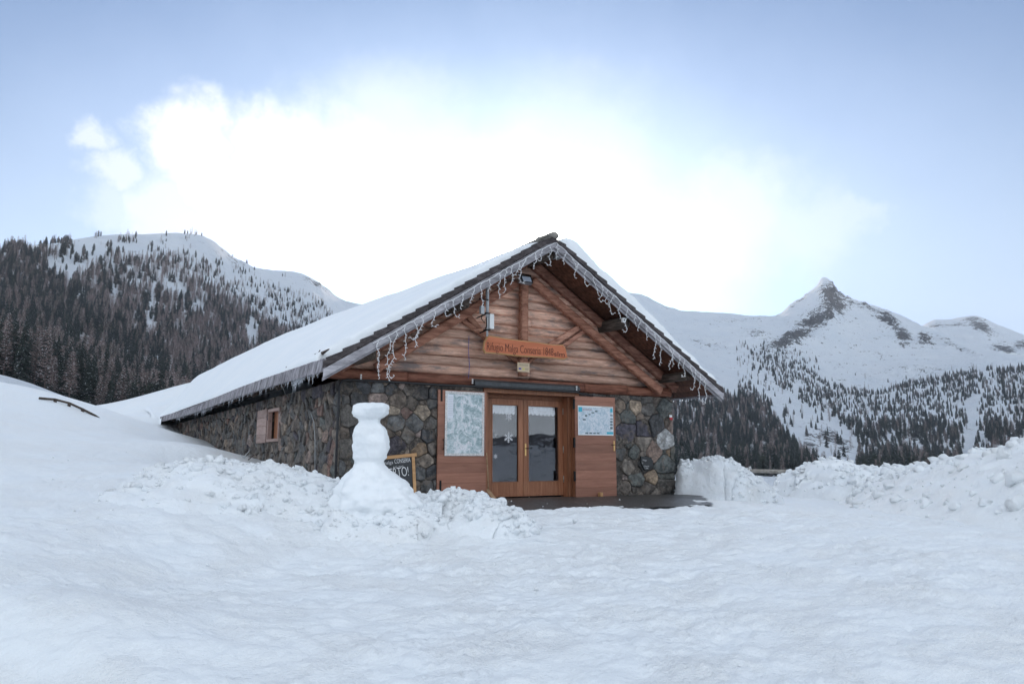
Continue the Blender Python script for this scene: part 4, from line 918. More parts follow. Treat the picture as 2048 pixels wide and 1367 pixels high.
mp_ = empty('trail_map', (0, 0, 0)); tag(mp_, 'pale blue and white trail map pinned to the right door shutter', 'poster')
m, t, b, _ = mat('printed_map'); g = objc(t)
n1 = t.noise(g, 9., 6, .7, dist=1.5); c = t.ramp(n1, [(.4, (.40, .52, .60)), (.5, (.58, .66, .72)), (.6, (.72, .75, .80))])
n2 = t.noise(g, 6., 5, .7, dist=2.5); ln = t.m('ABSOLUTE', t.m('SUBTRACT', t.m('FRACT', t.m('MULTIPLY', n2, 9.)), .5)); c = t.mix(t.maprange(ln, .02, .10, .55, 0), c, (.28, .32, .36))
t.l.new(c, b.inputs[0]); b.inputs['Roughness'].default_value = .5; M['map'] = m
oz = lambda zx, zy: onY(1140+zx/15.19, 790+zy/15.19, YP)
xa, xb = oz(240, 700)[0], oz(1310, 700)[0]; zt, zb = oz(770, 330)[2], oz(770, 1215)[2]
q = MB(); q.box(xa, xb, YP-.003, YP, zb, zt, 0); q.build('map_sheet', M['white'], mp_)
q = MB(); q.box(xa+.02, xb-.02, YP-.0045, YP-.0032, zb+.02, zt-.03); q.build('printed_area', M['map'], mp_)
def mbox(nm, cc, lst):
    ink = plain(nm+'_ink', cc, .5, 0, 60., .3)
    for (x0, y0, x1, y1) in lst: a, b2 = oz(x0, y0), oz(x1, y1); q = MB(); q.box(a[0], b2[0], YP-.0065, YP-.005, min(b2[2], a[2]), max(a[2], b2[2])); q.build(nm, ink, mp_)
mbox('cyan_panel', (.05, .42, .55), [(250, 350, 365, 500), (1110, 1110, 1310, 1185), (1215, 400, 1290, 520)])
mbox('photo_tile', (.10, .15, .17), [(380, 710, 470, 760), (450, 590, 520, 650), (560, 560, 620, 600), (650, 510, 730, 550), (750, 460, 830, 510), (460, 1125, 555, 1170), (580, 1125, 665, 1170), (700, 1130, 780, 1170), (810, 1130, 890, 1170), (1215, 595, 1295, 630), (1215, 700, 1295, 740), (1215, 780, 1295, 830), (1215, 870, 1295, 920), (1215, 960, 1295, 1030), (960, 355, 1290, 380)])
mbox('grey_header', (.42, .42, .46), [(375, 400, 660, 470)])
# ---- floodlight under the ridge
fl = empty('floodlight', (0, 0, 0)); tag(fl, 'grey metal floodlight under the peak of the gable', 'lamp')
P = onY(1052, 560, -.42); c0 = np.array([P[0], -.42, P[2]])
from mathutils import Matrix
def place(mb, o, rot): mb.v = [tuple(Vector(o)+rot @ Vector(v)) for v in mb.v]
R_ = Matrix.Rotation(math.radians(-28), 3, 'X')
q = MB(); q.box(-.13, .13, -.03, .05, -.09, .09); [q.box(-.11+k*.055-.006, -.11+k*.055+.006, .05, .08, -.07, .07) for k in range(5)]; place(q, c0, R_); q.build('housing', plain('grey_cast_metal', (.22, .22, .23), .5, .4), fl, bevel=.006)
q = MB(); q.box(-.11, .11, -.036, -.031, -.07, .07); place(q, c0, R_); q.build('lamp_glass', plain('lamp_glass', (.45, .5, .58), .15), fl)
q = MB(); framebox(q, -.135, .135, -.095, .095, .02, -.045, -.037); place(q, c0, R_); q.build('rim', M['iron'], fl, bevel=.002)
q = MB(); q.tube([c0+(-.14, 0, 0), c0+(-.15, .05, .13), c0+(0, .16, .17), c0+(.15, .05, .13), c0+(.14, 0, 0)], .012, 6); q.build('bracket', M['iron'], fl, True)
# ---- pole with white box and small camera on the left of the gable
an = empty('antenna_pole', (0, 0, 0)); tag(an, 'light grey pole with white box and clamps fixed to the log gable', 'pole')
Y_ = -.45; t_ = onY(975, 560, Y_); b_ = onY(975, 672, Y_)
q = MB(); q.tube([(t_[0], Y_, t_[2]), (t_[0], Y_, onY(975, 634, Y_)[2])], .035, 14); q.tube([(t_[0], Y_, onY(975, 632, Y_)[2]), (t_[0], Y_, b_[2])], .022, 12); q.build('pole', M['grey_pvc'], an, True)
z0, z1 = onY(980, 658, Y_)[2], onY(980, 628, Y_)[2]; q = MB(); q.box(t_[0]+.03, t_[0]+.13, Y_-.06, Y_+.03, z0, z1); q.build('white_box', M['white'], an, bevel=.008)
q = MB(); zc_ = onY(965, 612, Y_)[2]; zd_ = onY(965, 628, Y_)[2]; q.box(t_[0]-.17, t_[0]-.085, Y_-.04, Y_+.04, zd_, zc_); q.build('radio_unit', M['grey_pvc'], an, bevel=.01)
q = MB(); za_ = onY(965, 599, Y_)[2]
q.tube([(t_[0], Y_-.04, za_), (t_[0]-.1, Y_-.05, za_), (t_[0]-.22, Y_-.05, za_)], .014, 8); q.tube([(t_[0]-.08, Y_, za_), (t_[0]-.1, Y_, zc_)], .012, 6)
for zz in (onY(975, 627, Y_)[2], onY(975, 660, Y_)[2]): q.box(t_[0]-.07, t_[0]+.05, Y_-.05, Y_+.05, zz-.012, zz+.012); q.tube([(t_[0], Y_+.03, zz), (t_[0], .05, zz-.02)], .014, 6)
q.tube([(t_[0]-.12, Y_, zd_), (t_[0]-.15, Y_-.02, zd_-.1), (t_[0]-.08, Y_-.02, zd_-.18), (t_[0]-.04, Y_-.03, zd_-.06), (t_[0]-.03, Y_-.03, zd_-.24), (t_[0]-.06, Y_-.03, zd_-.3)], .011, 6)
q.build('clamp', M['iron'], an, True)
# small white sensor box under the right purlin end
q = MB(); P = onY(1247, 640, VY+.1); q.box(P[0]-.045, P[0]+.045, P[1]-.03, P[1]+.03, P[2]-.05, P[2]+.05, 0); o = q.build('sensor_box', M['white'], None, bevel=.008); tag(o, 'small white box hanging below the purlin end on the right of the gable', 'box')
q = MB(); q.box(P[0]-.018, P[0]+.018, P[1]-.033, P[1]-.0305, P[2]-.02, P[2]+.02); q.build('dark_window', M['iron'], o)
# ---- fairy lights along the verge
lt = empty('fairy_lights', (0, 0, 0)); tag(lt, 'white string of icicle fairy lights looped along the gable edge', 'fairy lights')
rs = random.Random(33)
def vz(x): return roof_z(x)-.235
YL = VY-.055
pts = []
for x in np.arange(XR-3.98, XR+4.35, .06): pts.append((x, YL-.01*rs.random(), vz(x)+.012*math.sin(x*9)+.01*rs.uniform(-1, 1)))
q = MB(); q.tube(pts, .0065, 5); q.build('cable', M['cable_white'], lt, True)
q = MB(); p_ = [(x, YL-.02, vz(x)+.02*math.sin(x*23)-.02) for x in np.arange(XR+1.4, XR+2.9, .04)]; q.tube(p_, .008, 5); q.build('cable', M['cable_white'], lt, True)
x = XR-3.88; k = 0
while x < XR+4.3:
    q = MB(); L = rs.choice([.22, .3, .36, .46, .52, .3, .6]) if abs(x-XR) > .5 else rs.uniform(.2, .4)
    if abs(x-(XR-3.85)) < .35: L = rs.uniform(.6, .85)
    if x > XR+3.9: L = rs.uniform(.45, .6)
    P = np.array([x, YL-.01, vz(x)-.0]); path = [P.copy()]; ln_ = 0; dirx = rs.choice((-1, 1)); 
    while ln_ < L:
        s_ = rs.uniform(.045, .08); dirx = -dirx if rs.random() < .55 else dirx
        P = P+np.array([dirx*rs.uniform(.01, .045), rs.uniform(-.012, .012), -s_]); path.append(P.copy()); ln_ += s_
    if rs.random() < .35: path += [P+np.array([dirx*.05, 0, -.01]), P+np.array([dirx*.09, 0, .03])]
    q.tube(path, .005, 5)
    for P in path[1:]:
        d = np.array([rs.choice((-1, 1))*rs.uniform(.022, .042), rs.uniform(-.015, .01), rs.uniform(-.03, .018)]); q.tube([P, P+d], .0055, 5, rr=[.0048, .0068])
    q.build('strand', M['cable_white'], lt, True); x += rs.uniform(.15, .22); k += 1
# thin dead twig wires at the ridge
q = MB(); A_ = onY(1088, 470, VY+.1); q.tube([A_, A_+(-.10, 0, .03), A_+(-.2, 0, -.02)], .006, 5); q.tube([A_+(-.12, 0, -.02), A_+(-.02, 0, .05), A_+(.09, 0, .09)], .005, 5); q.build('bird_wire', M['iron'], hut, True)
# ---- icicles
ice_protos = []
for k in range(6):
    q = MB(); L = 1.; n = 8; rr = [.5*(1-(i/n)**1.1)*(1+.15*math.sin(i*2.3+k)) *.16+.002 for i in range(n+1)]
    q.tube([(.02*math.sin(i*1.3+k), .02*math.cos(i*1.7), -L*i/n) for i in range(n+1)], 1, 7, rr=rr); o = q.build('icicle', M['ice'], None, True); ice_protos.append(o)
first = set()
def icicle(x, y, z, L, w_, lab, grp):
    p = rs.choice(ice_protos)
    if p.name in first: o = p.copy(); col.objects.link(o)
    else: o = p; first.add(p.name)
    o.location = (x, y, z); o.scale = (w_*6, w_*6, L); o.rotation_euler = (0, 0, rs.uniform(0, 6)); tag(o, lab, 'icicle', grp)
XL = XR-XE-.05; zl = roof_z(XL)-.235
y = VY+.15
while y < 17:
    dens = .10 if y < .7 else .16
    L = rs.uniform(.05, .12) if rs.random() < .72 else rs.uniform(.14, .22)
    if .1 < y < 1.: L = rs.uniform(.12, .34)
    if rs.random() < (.75 if y < 1.2 else .42): icicle(XL-.02, y, zl+.03*math.sin(y*.35)+.02, L, .030 if y < 4 else .036, 'long clear icicle under the left eaves nearest the front corner' if L > .2 and y < 1.1 else 'short clear icicle hanging from the shingled left eaves before the side window' if y < 5 else 'tiny clear icicle hanging from the left eaves beyond the side window', 'icicles along the left eaves')
    y += rs.uniform(.05, dens)
XL = XR+XE+.05; zl = roof_z(XL)-.235
y = VY+.02
while y < 2.9:
    if rs.random() < .85: icicle(XL+.01, y, zl+.02, rs.uniform(.06, .16) if y < 1 else rs.uniform(.12, .36), .034, 'tiny icicle at the outer front end of the right eaves' if y < 1 else 'long bright icicle hanging from the right eaves close to the wall', 'icicles along the right eaves')
    y += rs.uniform(.06, .14)
# stick and loose wire on the left eaves
P = onX(640, 708, XR-XE+.05); XB = XR-XE+.12; q = MB(); q.tube([onX(621, 716, XB), onX(632, 710, XB), onX(645, 706, XB), onX(658, 698, XB)], .03, 7, rr=[.02, .035, .033, .012]); q.tube([onX(632, 712, XB), onX(640, 700, XB)], .010, 5); q.tube([onX(566, 747, XB-.1), onX(573, 733, XB-.1)], .010, 5); o = q.build('dead_branch', M['bark'], None, True); tag(o, 'dark broken branch lying on the roof snow above the left eaves', 'branch')
q = MB(); A_ = onX(560, 755, -.68); q.tube([A_+(0, 0, 0), onX(563, 770, -.5), onX(570, 785, -.2), onX(577, 795, -.08)], .007, 5); q.tube([onX(622, 826, -.09), onX(628, 845, -.09), onX(630, 880, -.09), onX(630, 955, -.09)], .007, 5); q.build('loose_wire', M['grey_pvc'], hut, True)
# ================================================================== snow banks, heaps and small things
def lumpy(P, N, amp, f1, seed, carve=0.):
    d = (.55-worley(P*f1, seed))*1.1+(.5-worley(P*f1*2.3, seed+5))*.45+fbm(P*f1*3.5, 4, seed+9)*.28
    d2 = fbm(P*f1*.35, 3, seed+3)*1.1
    return P+N*((d+d2)*amp)[..., None]
def normals(P):
    du = np.gradient(P, axis=0); dv = np.gradient(P, axis=1); n = np.cross(du, dv); n /= np.linalg.norm(n, axis=-1)[..., None]+1e-9
    return np.where((n[..., 2] < 0)[..., None], -n, n)
def mound(name, spine, matn, label, amp=.08, f1=3.2, expo=2., res=.05, seed=1, wfac=1., front=None, cat='snow bank', group=None, ends=.5):
    """spine: (px, py of the crest, distance, half width)"""
    C_ = []
    for px, py, r, hw in spine: p = onR(px, py, r); C_.append((*p, hw))
    C_ = np.array(C_); L = np.r_[0, np.cumsum(np.hypot(np.diff(C_[:, 0]), np.diff(C_[:, 1])))]
    n = int(L[-1]/res)+2; s_ = np.linspace(0, L[-1], n); c = np.stack([smooth_interp(s_, L, C_[:, k]) for k in range(4)], 1)
    t_ = np.gradient(c[:, :2], axis=0); t_ /= np.linalg.norm(t_, axis=1)[:, None]; nn = np.stack([t_[:, 1], -t_[:, 0]], 1)
    m_ = int(2.3*C_[:, 3].max()/res); v_ = np.linspace(-1.12, 1.12, m_)
    X = c[:, 0][:, None]+nn[:, 0][:, None]*v_[None]*c[:, 3][:, None]; Y = c[:, 1][:, None]+nn[:, 1][:, None]*v_[None]*c[:, 3][:, None]
    G = gz(X, Y); pr = np.clip(1-np.abs(v_)**expo, 0, 1)**(1./max(1., expo*.5))
    if front: pr = np.where(v_*front > 0, np.clip(1-np.abs(v_)**(expo*2.2), 0, 1), pr)
    endf = sstep(0, ends, s_)*sstep(0, ends, L[-1]-s_)
    H = (c[:, 2][:, None]-gz(c[:, 0], c[:, 1])[:, None])
    Zm = G-.10+(H+.10)*pr[None]*endf[:, None]-.3*(1-endf[:, None])-sstep(.97, 1.12, np.abs(v_))[None]*.45
    P = np.stack([X, Y, Zm], -1); N = normals(P)
    mask = np.clip(pr*1.6, 0, 1)[None]*np.ones_like(X)
    d = (.55-worley(P*f1, seed))*1.1+(.5-worley(P*f1*2.3, seed+5))*.45+fbm(P*f1*3.5, 4, seed+9)*.28+fbm(P*f1*.35, 3, seed+3)*.9
    P = P+N*(d*amp*mask)[..., None]
    o = raw_mesh(name, P.reshape(-1, 3), grid_faces(n, m_), M[matn]); tag(o, label, cat, group)
    return P, N
P1, N1 = mound('snow_heap', [(215, 962, 12.8, .7), (255, 950, 12.8, 1.4), (300, 942, 12.7, 1.75), (350, 934, 12.6, 1.85), (395, 922, 12.5, 1.85), (440, 928, 12.4, 1.8), (490, 934, 12.35, 1.7), (540, 934, 12.3, 1.6), (590, 946, 12.2, 1.5), (640, 962, 12.0, 1.4), (700, 978, 11.7, 1.25), (760, 992, 11.4, 1.15), (820, 994, 11.4, 1.2), (860, 988, 11.5, 1.2), (905, 984, 11.5, 1.1), (935, 992, 11.3, .9), (955, 1003, 11., .75), (990, 1014, 10.6, .6), (1030, 1022, 10.4, .5), (1062, 1040, 10.1, .4), (1085, 1056, 10., .3)], 'snow_pile', 'long low heap of shovelled snow clods in front of the left half of the hut', amp=.075, f1=3.4, expo=1.9, seed=101, res=.042)
P2, N2 = mound('snow_bank', [(1338, 928, 19.2, .7), (1352, 919, 19.2, 1.0), (1380, 922, 19.2, 1.05), (1405, 921, 19.2, 1.1), (1428, 914, 19.2, 1.15), (1455, 920, 19.2, 1.1), (1478, 934, 19.1, 1.), (1500, 952, 19., .9), (1525, 976, 18.8, .7), (1550, 996, 18.5, .4)], 'snow_pile_dirty', 'steep greyish cut snow bank against the right corner of the hut', amp=.10, f1=2.6, expo=3.2, seed=131, res=.05, ends=.3)
P3, N3 = mound('snow_bank', [(1530, 984, 23.5, .7), (1556, 962, 23.5, 1.2), (1580, 944, 23.4, 1.5), (1606, 930, 23.3, 1.7), (1632, 920, 23.2, 1.8), (1660, 918, 23., 1.9), (1695, 924, 22.6, 1.9), (1725, 934, 22.2, 1.8), (1752, 934, 21.8, 1.7), (1776, 932, 21.4, 1.5), (1796, 950, 21., 1.2), (1815, 975, 20.6, .7)], 'snow_pile', 'rounded white snow bank beyond the path beside the wooden rail', amp=.16, f1=1.5, expo=2.1, seed=151, res=.07)
P4, N4 = mound('snow_bank', [(1745, 990, 21.5, .9), (1785, 950, 21., 1.8), (1830, 930, 20.5, 2.4), (1875, 933, 20., 2.6), (1920, 926, 19.3, 2.7), (1965, 923, 18.6, 2.8), (1995, 913, 18.1, 2.9), (2022, 894, 17.6, 3.0), (2050, 890, 17., 3.1), (2150, 872, 15.8, 3.1), (2300, 862, 14.2, 2.8), (2480, 880, 12.6, 1.8)], 'snow_pile', 'tall lumpy ploughed snow bank at the right edge of the yard', amp=.15, f1=2.3, expo=1.6, seed=171, res=.06)
P5, N5 = mound('snow_heap', [(600, 1062, 10.9, .3), (640, 1040, 10.8, .5), (675, 1024, 10.75, .6), (710, 1034, 10.7, .55), (745, 1040, 10.65, .55), (790, 1032, 10.65, .6), (835, 1022, 10.7, .6), (875, 1030, 10.6, .5), (915, 1050, 10.4, .35)], 'snow_pile', 'rough low ridge of broken snow round the foot of the snow tower', amp=.07, f1=4.2, expo=1.6, seed=191, res=.035)
# loose clods
def clods(name, n, pick, label, smin, smax, seed):
    rs = np.random.RandomState(seed); import bmesh
    bm = bmesh.new(); bmesh.ops.create_icosphere(bm, subdivisions=2, radius=1.); bv = np.array([v.co[:] for v in bm.verts]); bf = np.array([[v.index for v in f.verts] for f in bm.faces]); bm.free()
    V = []; Fs = []
    for i in range(n):
        p = pick(rs); s_ = smin*(smax/smin)**(rs.rand()**2.2) if len(p) == 3 else p[3]
        q = bv*(1+1.0*fbm(bv*1.7+rs.rand(3)*50, 3, 5)[:, None]); q = q*np.array([1, rs.uniform(.7, 1), rs.uniform(.55, .95)])*s_
        a = rs.rand()*6.28; q = np.stack([q[:, 0]*math.cos(a)-q[:, 1]*math.sin(a), q[:, 0]*math.sin(a)+q[:, 1]*math.cos(a), q[:, 2]], 1)
        Fs.append(bf+len(V)*len(bv)); V.append(q+np.array(p[:3])+np.array([0, 0, s_*.05]))
    o = raw_mesh(name, np.concatenate(V), np.concatenate(Fs), M['snow_pile']); tag(o, label, 'snow clods', kind='stuff'); return o
def on_mound(P, margin=.0):
    def f(rs):
        i, j = rs.randint(3, P.shape[0]-3), int(np.clip(rs.normal(.5, .22), .04, .96)*P.shape[1]); return tuple(P[i, j])
    return f
clods('snow_clods', 1150, on_mound(P1), 'countless small clods of snow over the shovelled heap before the hut', .014, .085, 5)
clods('snow_clods', 260, on_mound(P5), 'countless small clods of snow round the foot of the snow tower', .014, .06, 15)
clods('snow_clods', 260, on_mound(P2), 'countless small lumps of snow on the bank beside the hut corner', .02, .08, 6)
clods('snow_clods', 1500, on_mound(P4), 'countless lumps of snow on the bank at the right edge', .02, .15, 7)
clods('snow_clods', 350, on_mound(P3), 'countless lumps of snow on the rounded bank beyond the path', .03, .13, 17)
def yard(rs):
    px = rs.uniform(60, 2000); a = rs.uniform(0, 1); py = 1000+70*a+abs(rs.normal(0, 60)); p = onZ(px, py, -.2-.15*min(1, (py-1000)/150)); z = gsurf(p[0], p[1])
    return (p[0], p[1], z-.01)
clods('snow_crumbs', 420, yard, 'countless crumbs of snow scattered over the trodden yard', .006, .022, 8)
bigs = [(405, 938, 12.1, .17), (438, 940, 12., .12), (462, 944, 12., .13), (495, 944, 12., .11), (536, 940, 12., .165), (566, 948, 12., .1), (605, 955, 11.9, .09), (350, 948, 12., .1), (905, 984, 11.3, .09), (872, 986, 11.3, .08), (965, 1020, 10.5, .07), (1010, 1022, 10.3, .085), (925, 988, 11.1, .09), (1070, 1052, 9.9, .07), (1150, 1032, 10.5, .045)]
it_ = iter(bigs*1)
def bigf(rs): px, py, r, s_ = next(it_); p = onR(px, py+6, r); return (p[0], p[1], p[2]-s_*.4, s_)
clods('snow_clods', len(bigs), bigf, 'larger round snow clods along the crest of the heap before the hut', .1, .2, 9)
# ---- carved snow figure
def snow_tower():
    R0 = 11.3
    rings = [(807, 722, 763), (808, 716, 769), (811, 711, 773), (816, 709, 775.5), (826, 709.5, 775), (833, 713, 769), (838, 720, 759), (844, 720, 759), (850, 715, 763), (855, 712, 767), (870, 711, 770.5), (888, 710, 771), (906, 709, 770), (915, 708.5, 767), (921, 711, 761), (926, 711, 762), (932, 706, 769), (945, 697, 784), (960, 688, 803), (975, 682, 818), (1000, 676, 833), (1030, 668, 848), (1060, 655, 868), (1090, 640, 890)]
    py_ = np.array([r[0] for r in rings], float); xl = np.array([r[1] for r in rings], float); xr = np.array([r[2] for r in rings], float)
    yy = np.concatenate([np.linspace(807, 812, 6)[:-1], np.linspace(812, 1090, 120)]); XL = np.interp(yy, py_, xl); XRr = np.interp(yy, py_, xr)
    th = np.linspace(0, 2*math.pi, 97)[:-1]; V = []
    for k, y in enumerate(yy):
        c = onR((XL[k]+XRr[k])/2, y, R0); hw = (XRr[k]-XL[k])/2*R0*1.02/1500
        sq = 4.6 if y < 925 else 2.5
        rad = (np.abs(np.cos(th))**sq+np.abs(np.sin(th))**sq)**(-1/sq)
        dep = hw*(.85 if y < 925 else .95)
        q = c+np.outer(np.cos(th)*rad*hw, cr)+np.outer(np.sin(th)*rad*dep, fh)
        if y < 815: q[:, 2] += .022*np.abs(np.sin(th*4+.5))*np.clip((815-y)/5, 0, 1)-.011
        if y < 836: q[:, :2] += ((q-c)*(.045*np.cos(5*th+.6))[:, None])[:, :2]
        V.append(q)
    V = np.array(V); N = V-np.array([v.mean(0) for v in V])[:, None]; N[..., 2] = 0; N /= np.linalg.norm(N, axis=-1)[..., None]+1e-9
    am = .034+.045*sstep(925, 1000, yy)[:, None]
    V = V+N*(fbm(V*5, 4, 77)*am*1.8+(.5-worley(V*6, 78))*am*.8+fbm(V*1.9, 2, 79)*.018)[..., None]
    n, m_ = V.shape[:2]; P = V.reshape(-1, 3).tolist(); top = V[0].mean(0)+(0, 0, .012); P.append(top)
    Fs = [(i*m_+j, i*m_+(j+1) % m_, (i+1)*m_+(j+1) % m_, (i+1)*m_+j) for i in range(n-1) for j in range(m_)]+[(j, n*m_, (j+1) % m_) for j in range(m_)]
    o = raw_mesh('snow_sculpture', P, Fs, M['snow_carved']); tag(o, 'white snow tower with a wide crown on a cone shaped base', 'snow sculpture'); return o
snow_tower()
# ---- chalkboard leaning on the wall behind it
cb = empty('chalkboard', (0, 0, 0)); tag(cb, 'orange framed chalkboard leaning on the stone wall behind the snow tower', 'sign')
YC = -.36
A_, B_ = onY(833, 906, YC), onY(830, 992, YC); C0 = onY(745, 915, YC)
xr_, zt_ = A_[0], A_[2]; xl_ = xr_-1.12; slope = (A_[2]-C0[2])/(A_[0]-C0[0]); zb_ = -.06
def cbp(u, v, d=0): # u 0..1 across, v 0..1 down
    x = xl_+(xr_-xl_)*u; zt = zt_-(xr_-x)*slope; return np.array([x+.0*v, YC+.16*(1-v)-d-.05, zt+(zb_-zt)*v])
def bar(q, a, b_, w0, w1, d0, d1):
    V = []
    for (u, v) in (a, b_):
        pass
    return
def slab(u0, u1, v0, v1, d0, d1):
    q = MB(); V = [cbp(u, v, d) for u in (u0, u1) for d in (d1, d0) for v in (v1, v0)]; q.hexa(V); return q
slab(.03, .97, .03, .97, 0, .012).build('writing_surface', M['chalkboard'], cb)
for a in ((0, .055, .06, .995), (.945, 1., .06, .995)): slab(*a, -.008, .026).build('frame_rail', M['pale_wood'], cb, bevel=.003)
slab(-.02, 1.035, -.005, .06, -.008, .034).build('frame_rail', M['pale_wood'], cb, bevel=.003); slab(.055, .945, .93, .995, -.008, .024).build('frame_rail', M['pale_wood'], cb, bevel=.003)
for body, u, v, s_, wid in (('RIFUGIO malga', .10, .175, .085, .50), ('CONSERIA', .63, .165, .115, .29), ('sei nei', .60, .26, .07, .18), ('APERTO!', .38, .45, .24, .50)):
    p = cbp(u, v, .014); o = text(body, s_, (0, 0, 0), 'chalk', cb, depth=.0005, off=-.0025 if s_ > .2 else -.0012); bpy.context.view_layer.update()
    o.scale = ((xr_-xl_)*wid/o.dimensions[0], 1.05, 1); o.location = p; o.rotation_euler = (math.pi/2-.16, -math.atan(slope), 0)
# ---- wooden snow pusher leaning by the door
sp = empty('snow_shovel', (0, 0, 0)); tag(sp, 'wooden snow shovel leaning between the left shutter and the door', 'shovel')
q = MB(); t0 = onY(973, 905, -.14); b0 = onY(977, 977, -.32); q.tube([t0, (t0+b0)/2+(.005, 0, 0), b0], .014, 8); q.build('handle', M['worn_wood'], sp, True)
q = MB(); c0 = onY(976, 976, -.33); c1 = onY(993, 997, -.40); c2 = onY(986, 999, -.42); c3 = onY(972, 980, -.34); th_ = np.array([0, -.012, .004])
q.hexa([c3, c3+th_, c0, c0+th_, c2, c2+th_, c1, c1+th_]); q.build('blade', M['worn_wood'], sp)
# ---- wooden rail on the right, beyond the path
fr = empty('fence_rail', (0, 0, 0)); tag(fr, 'weathered round wooden rail between the two snow banks right of the hut', 'fence')
a_, b_ = onR(1440, 941, 25.5), onR(1680, 943, 25.5)
q = MB(); q.beam(a_, b_, .12, .12, n=20, rough=.008, sq=2.2, seed=3); q.build('rail', M['grey_wood'], fr, True, colattr=True)
for px in (1455, 1668): p = onR(px, 944, 25.5); q = MB(); q.beam((p[0], p[1], p[2]-2.), (p[0], p[1], p[2]+.02), .13, .13, n=10, rough=.008, sq=2.2, seed=px, side=(1, 0, 0)); q.build('post', M['grey_wood'], fr, True, colattr=True)
p = onR(1500, 938, 25.4); q = MB(); q.tube([p+(-.03, 0, -.3), p+(-.04, 0, .06), p+(.03, 0, .09), p+(.05, 0, -.05), p+(.0, 0, -.16), p+(.02, 0, -.34)], .016, 6); q.build('rope_loop', M['white'], fr, True)
# ---- thin dark railing almost buried in the drift at the left
def hit(px, py, far=34.):
    lo = 6.
    for r in np.arange(8., far, .1):
        p = onR(px, py, r)
        if p[2] < gsurf(p[0], p[1]): return p
    return onR(px, py, far)
rl = empty('railing', (0, 0, 0)); tag(rl, 'thin dark railing sticking out of the deep drift at the left', 'railing')
pp = [(78, 795.5), (110, 801), (138, 809), (165, 819), (190, 828), (206, 833.5)]; hp = [hit(x, y+4) for x, y in pp]; hp = [p+(0, 0, k) for p, k in zip(hp, (.05, .09, .10, .07, .02, -.05))]
q = MB(); q.tube(hp, .032, 7); q.build('rail', M['darkwood'], rl, True)
for i in (1, 2, 3): q = MB(); q.tube([hp[i], hp[i]-(0, 0, .4)], .045, 7); q.build('post', M['darkwood'], rl, True)
# ---- frosted stems poking out of the drift by the side wall
for k, (px, py, s_, lab) in enumerate([(437, 888, .5, 'thin frosted stem leaning furthest left by the side wall'), (459, 893, .8, 'largest frosted dead stem with bent twigs by the side wall'), (490, 913, .45, 'short stubby frosted stem nearest the side window by the wall'), (499, 917, .35, 'small brown stem leaning right beside the stubby frosted one')]):
    p = hit(px, py+6); q = MB(); rs = random.Random(k+3)
    p = p-(0, 0, .12); q.tube([p, p+(-.02, 0, .22*s_+.1), p+(.10*(1 if k != 1 else 1.3), 0, .50*s_+.12)], .014, 6, rr=[.016, .014, .008])
    if k in (1, 2): q.tube([p+(-.01, 0, .18), p+(.13, 0, .30*s_+.1)], .012, 6); q.tube([p+(-.01, 0, .15), p+(-.12, 0, .28*s_+.12)], .010, 6)
    o = q.build('frosted_stem', M['grey_pvc'] if k != 3 else M['bark'], None, True); tag(o, lab, 'plant')
# ================================================================== trees
def spruce(seed, oval=False, snow=.2):
    rs = random.Random(seed); V = []; Fs = []; mi = []
    def tri(a, b_, c, m_): n = len(V); V.extend([a, b_, c]); Fs.append((n, n+1, n+2)); mi.append(m_)
    H = 1.; n = 6   # unit height, base radius ~.16
    for k in range(8):
        z0, z1 = k/8*.97, (k+1)/8*.97; r0, r1 = .013*(1-z0)+.001, .013*(1-z1)+.001
        for j in range(5):
            a0, a1 = j*1.2566, (j+1)*1.2566
            b = len(V); V.extend([(r0*math.cos(a0), r0*math.sin(a0), z0-.03), (r0*math.cos(a1), r0*math.sin(a1), z0-.03), (r1*math.cos(a1), r1*math.sin(a1), z1), (r1*math.cos(a0), r1*math.sin(a0), z1)]); Fs.append((b, b+1, b+2, b+3)); mi.append(1)
    lv = 24
    for l in range(lv):
        u = l/(lv-1); z = .09+.90*u
        w_ = (.165*(1-u)**.85+.008) if not oval else .15*math.sin(math.pi*min(1, .12+.86*u))**.6*(1-.25*u)+.004
        nb = 8 if u < .7 else 6
        for j in range(nb):
            if rs.random() < .08: continue
            a = rs.random()*6.283; L = w_*rs.uniform(.65, 1.15); dr = -.35*L if not oval else .15*L; z_ = z+rs.uniform(-.018, .018)
            ca, sa = math.cos(a), math.sin(a)
            st = 4 if L > .06 else 3
            for s_ in range(st):
                f0, f1 = s_/st, (s_+1.25)/st; wd = L*.30*(1-.5*f0)*rs.uniform(.7, 1.2)
                def P_(f, sd, dz=0): 
                    return (ca*L*f-sa*sd, sa*L*f+ca*sd, z_+dr*f**1.5+dz)
                tri(P_(f0, 0, .004), P_(f1*.9, wd, -.016), P_(f1, 0, -.006), 0); tri(P_(f0, 0, .004), P_(f1, 0, -.006), P_(f1*.9, -wd, -.016), 0)
                tri(P_(f0, wd*.3, -.004), P_(f0+.1, 0, -.040), P_(f1, wd*.1, -.010), 0)
                if rs.random() < snow*(.4+.6*f0): e = .010; g0 = f0+.05; tri(P_(g0, -wd*.25, e), P_(g0+.14, wd*.35, e-.006), P_(f1*.92, 0, e-.001), 2)
    return V, Fs, mi
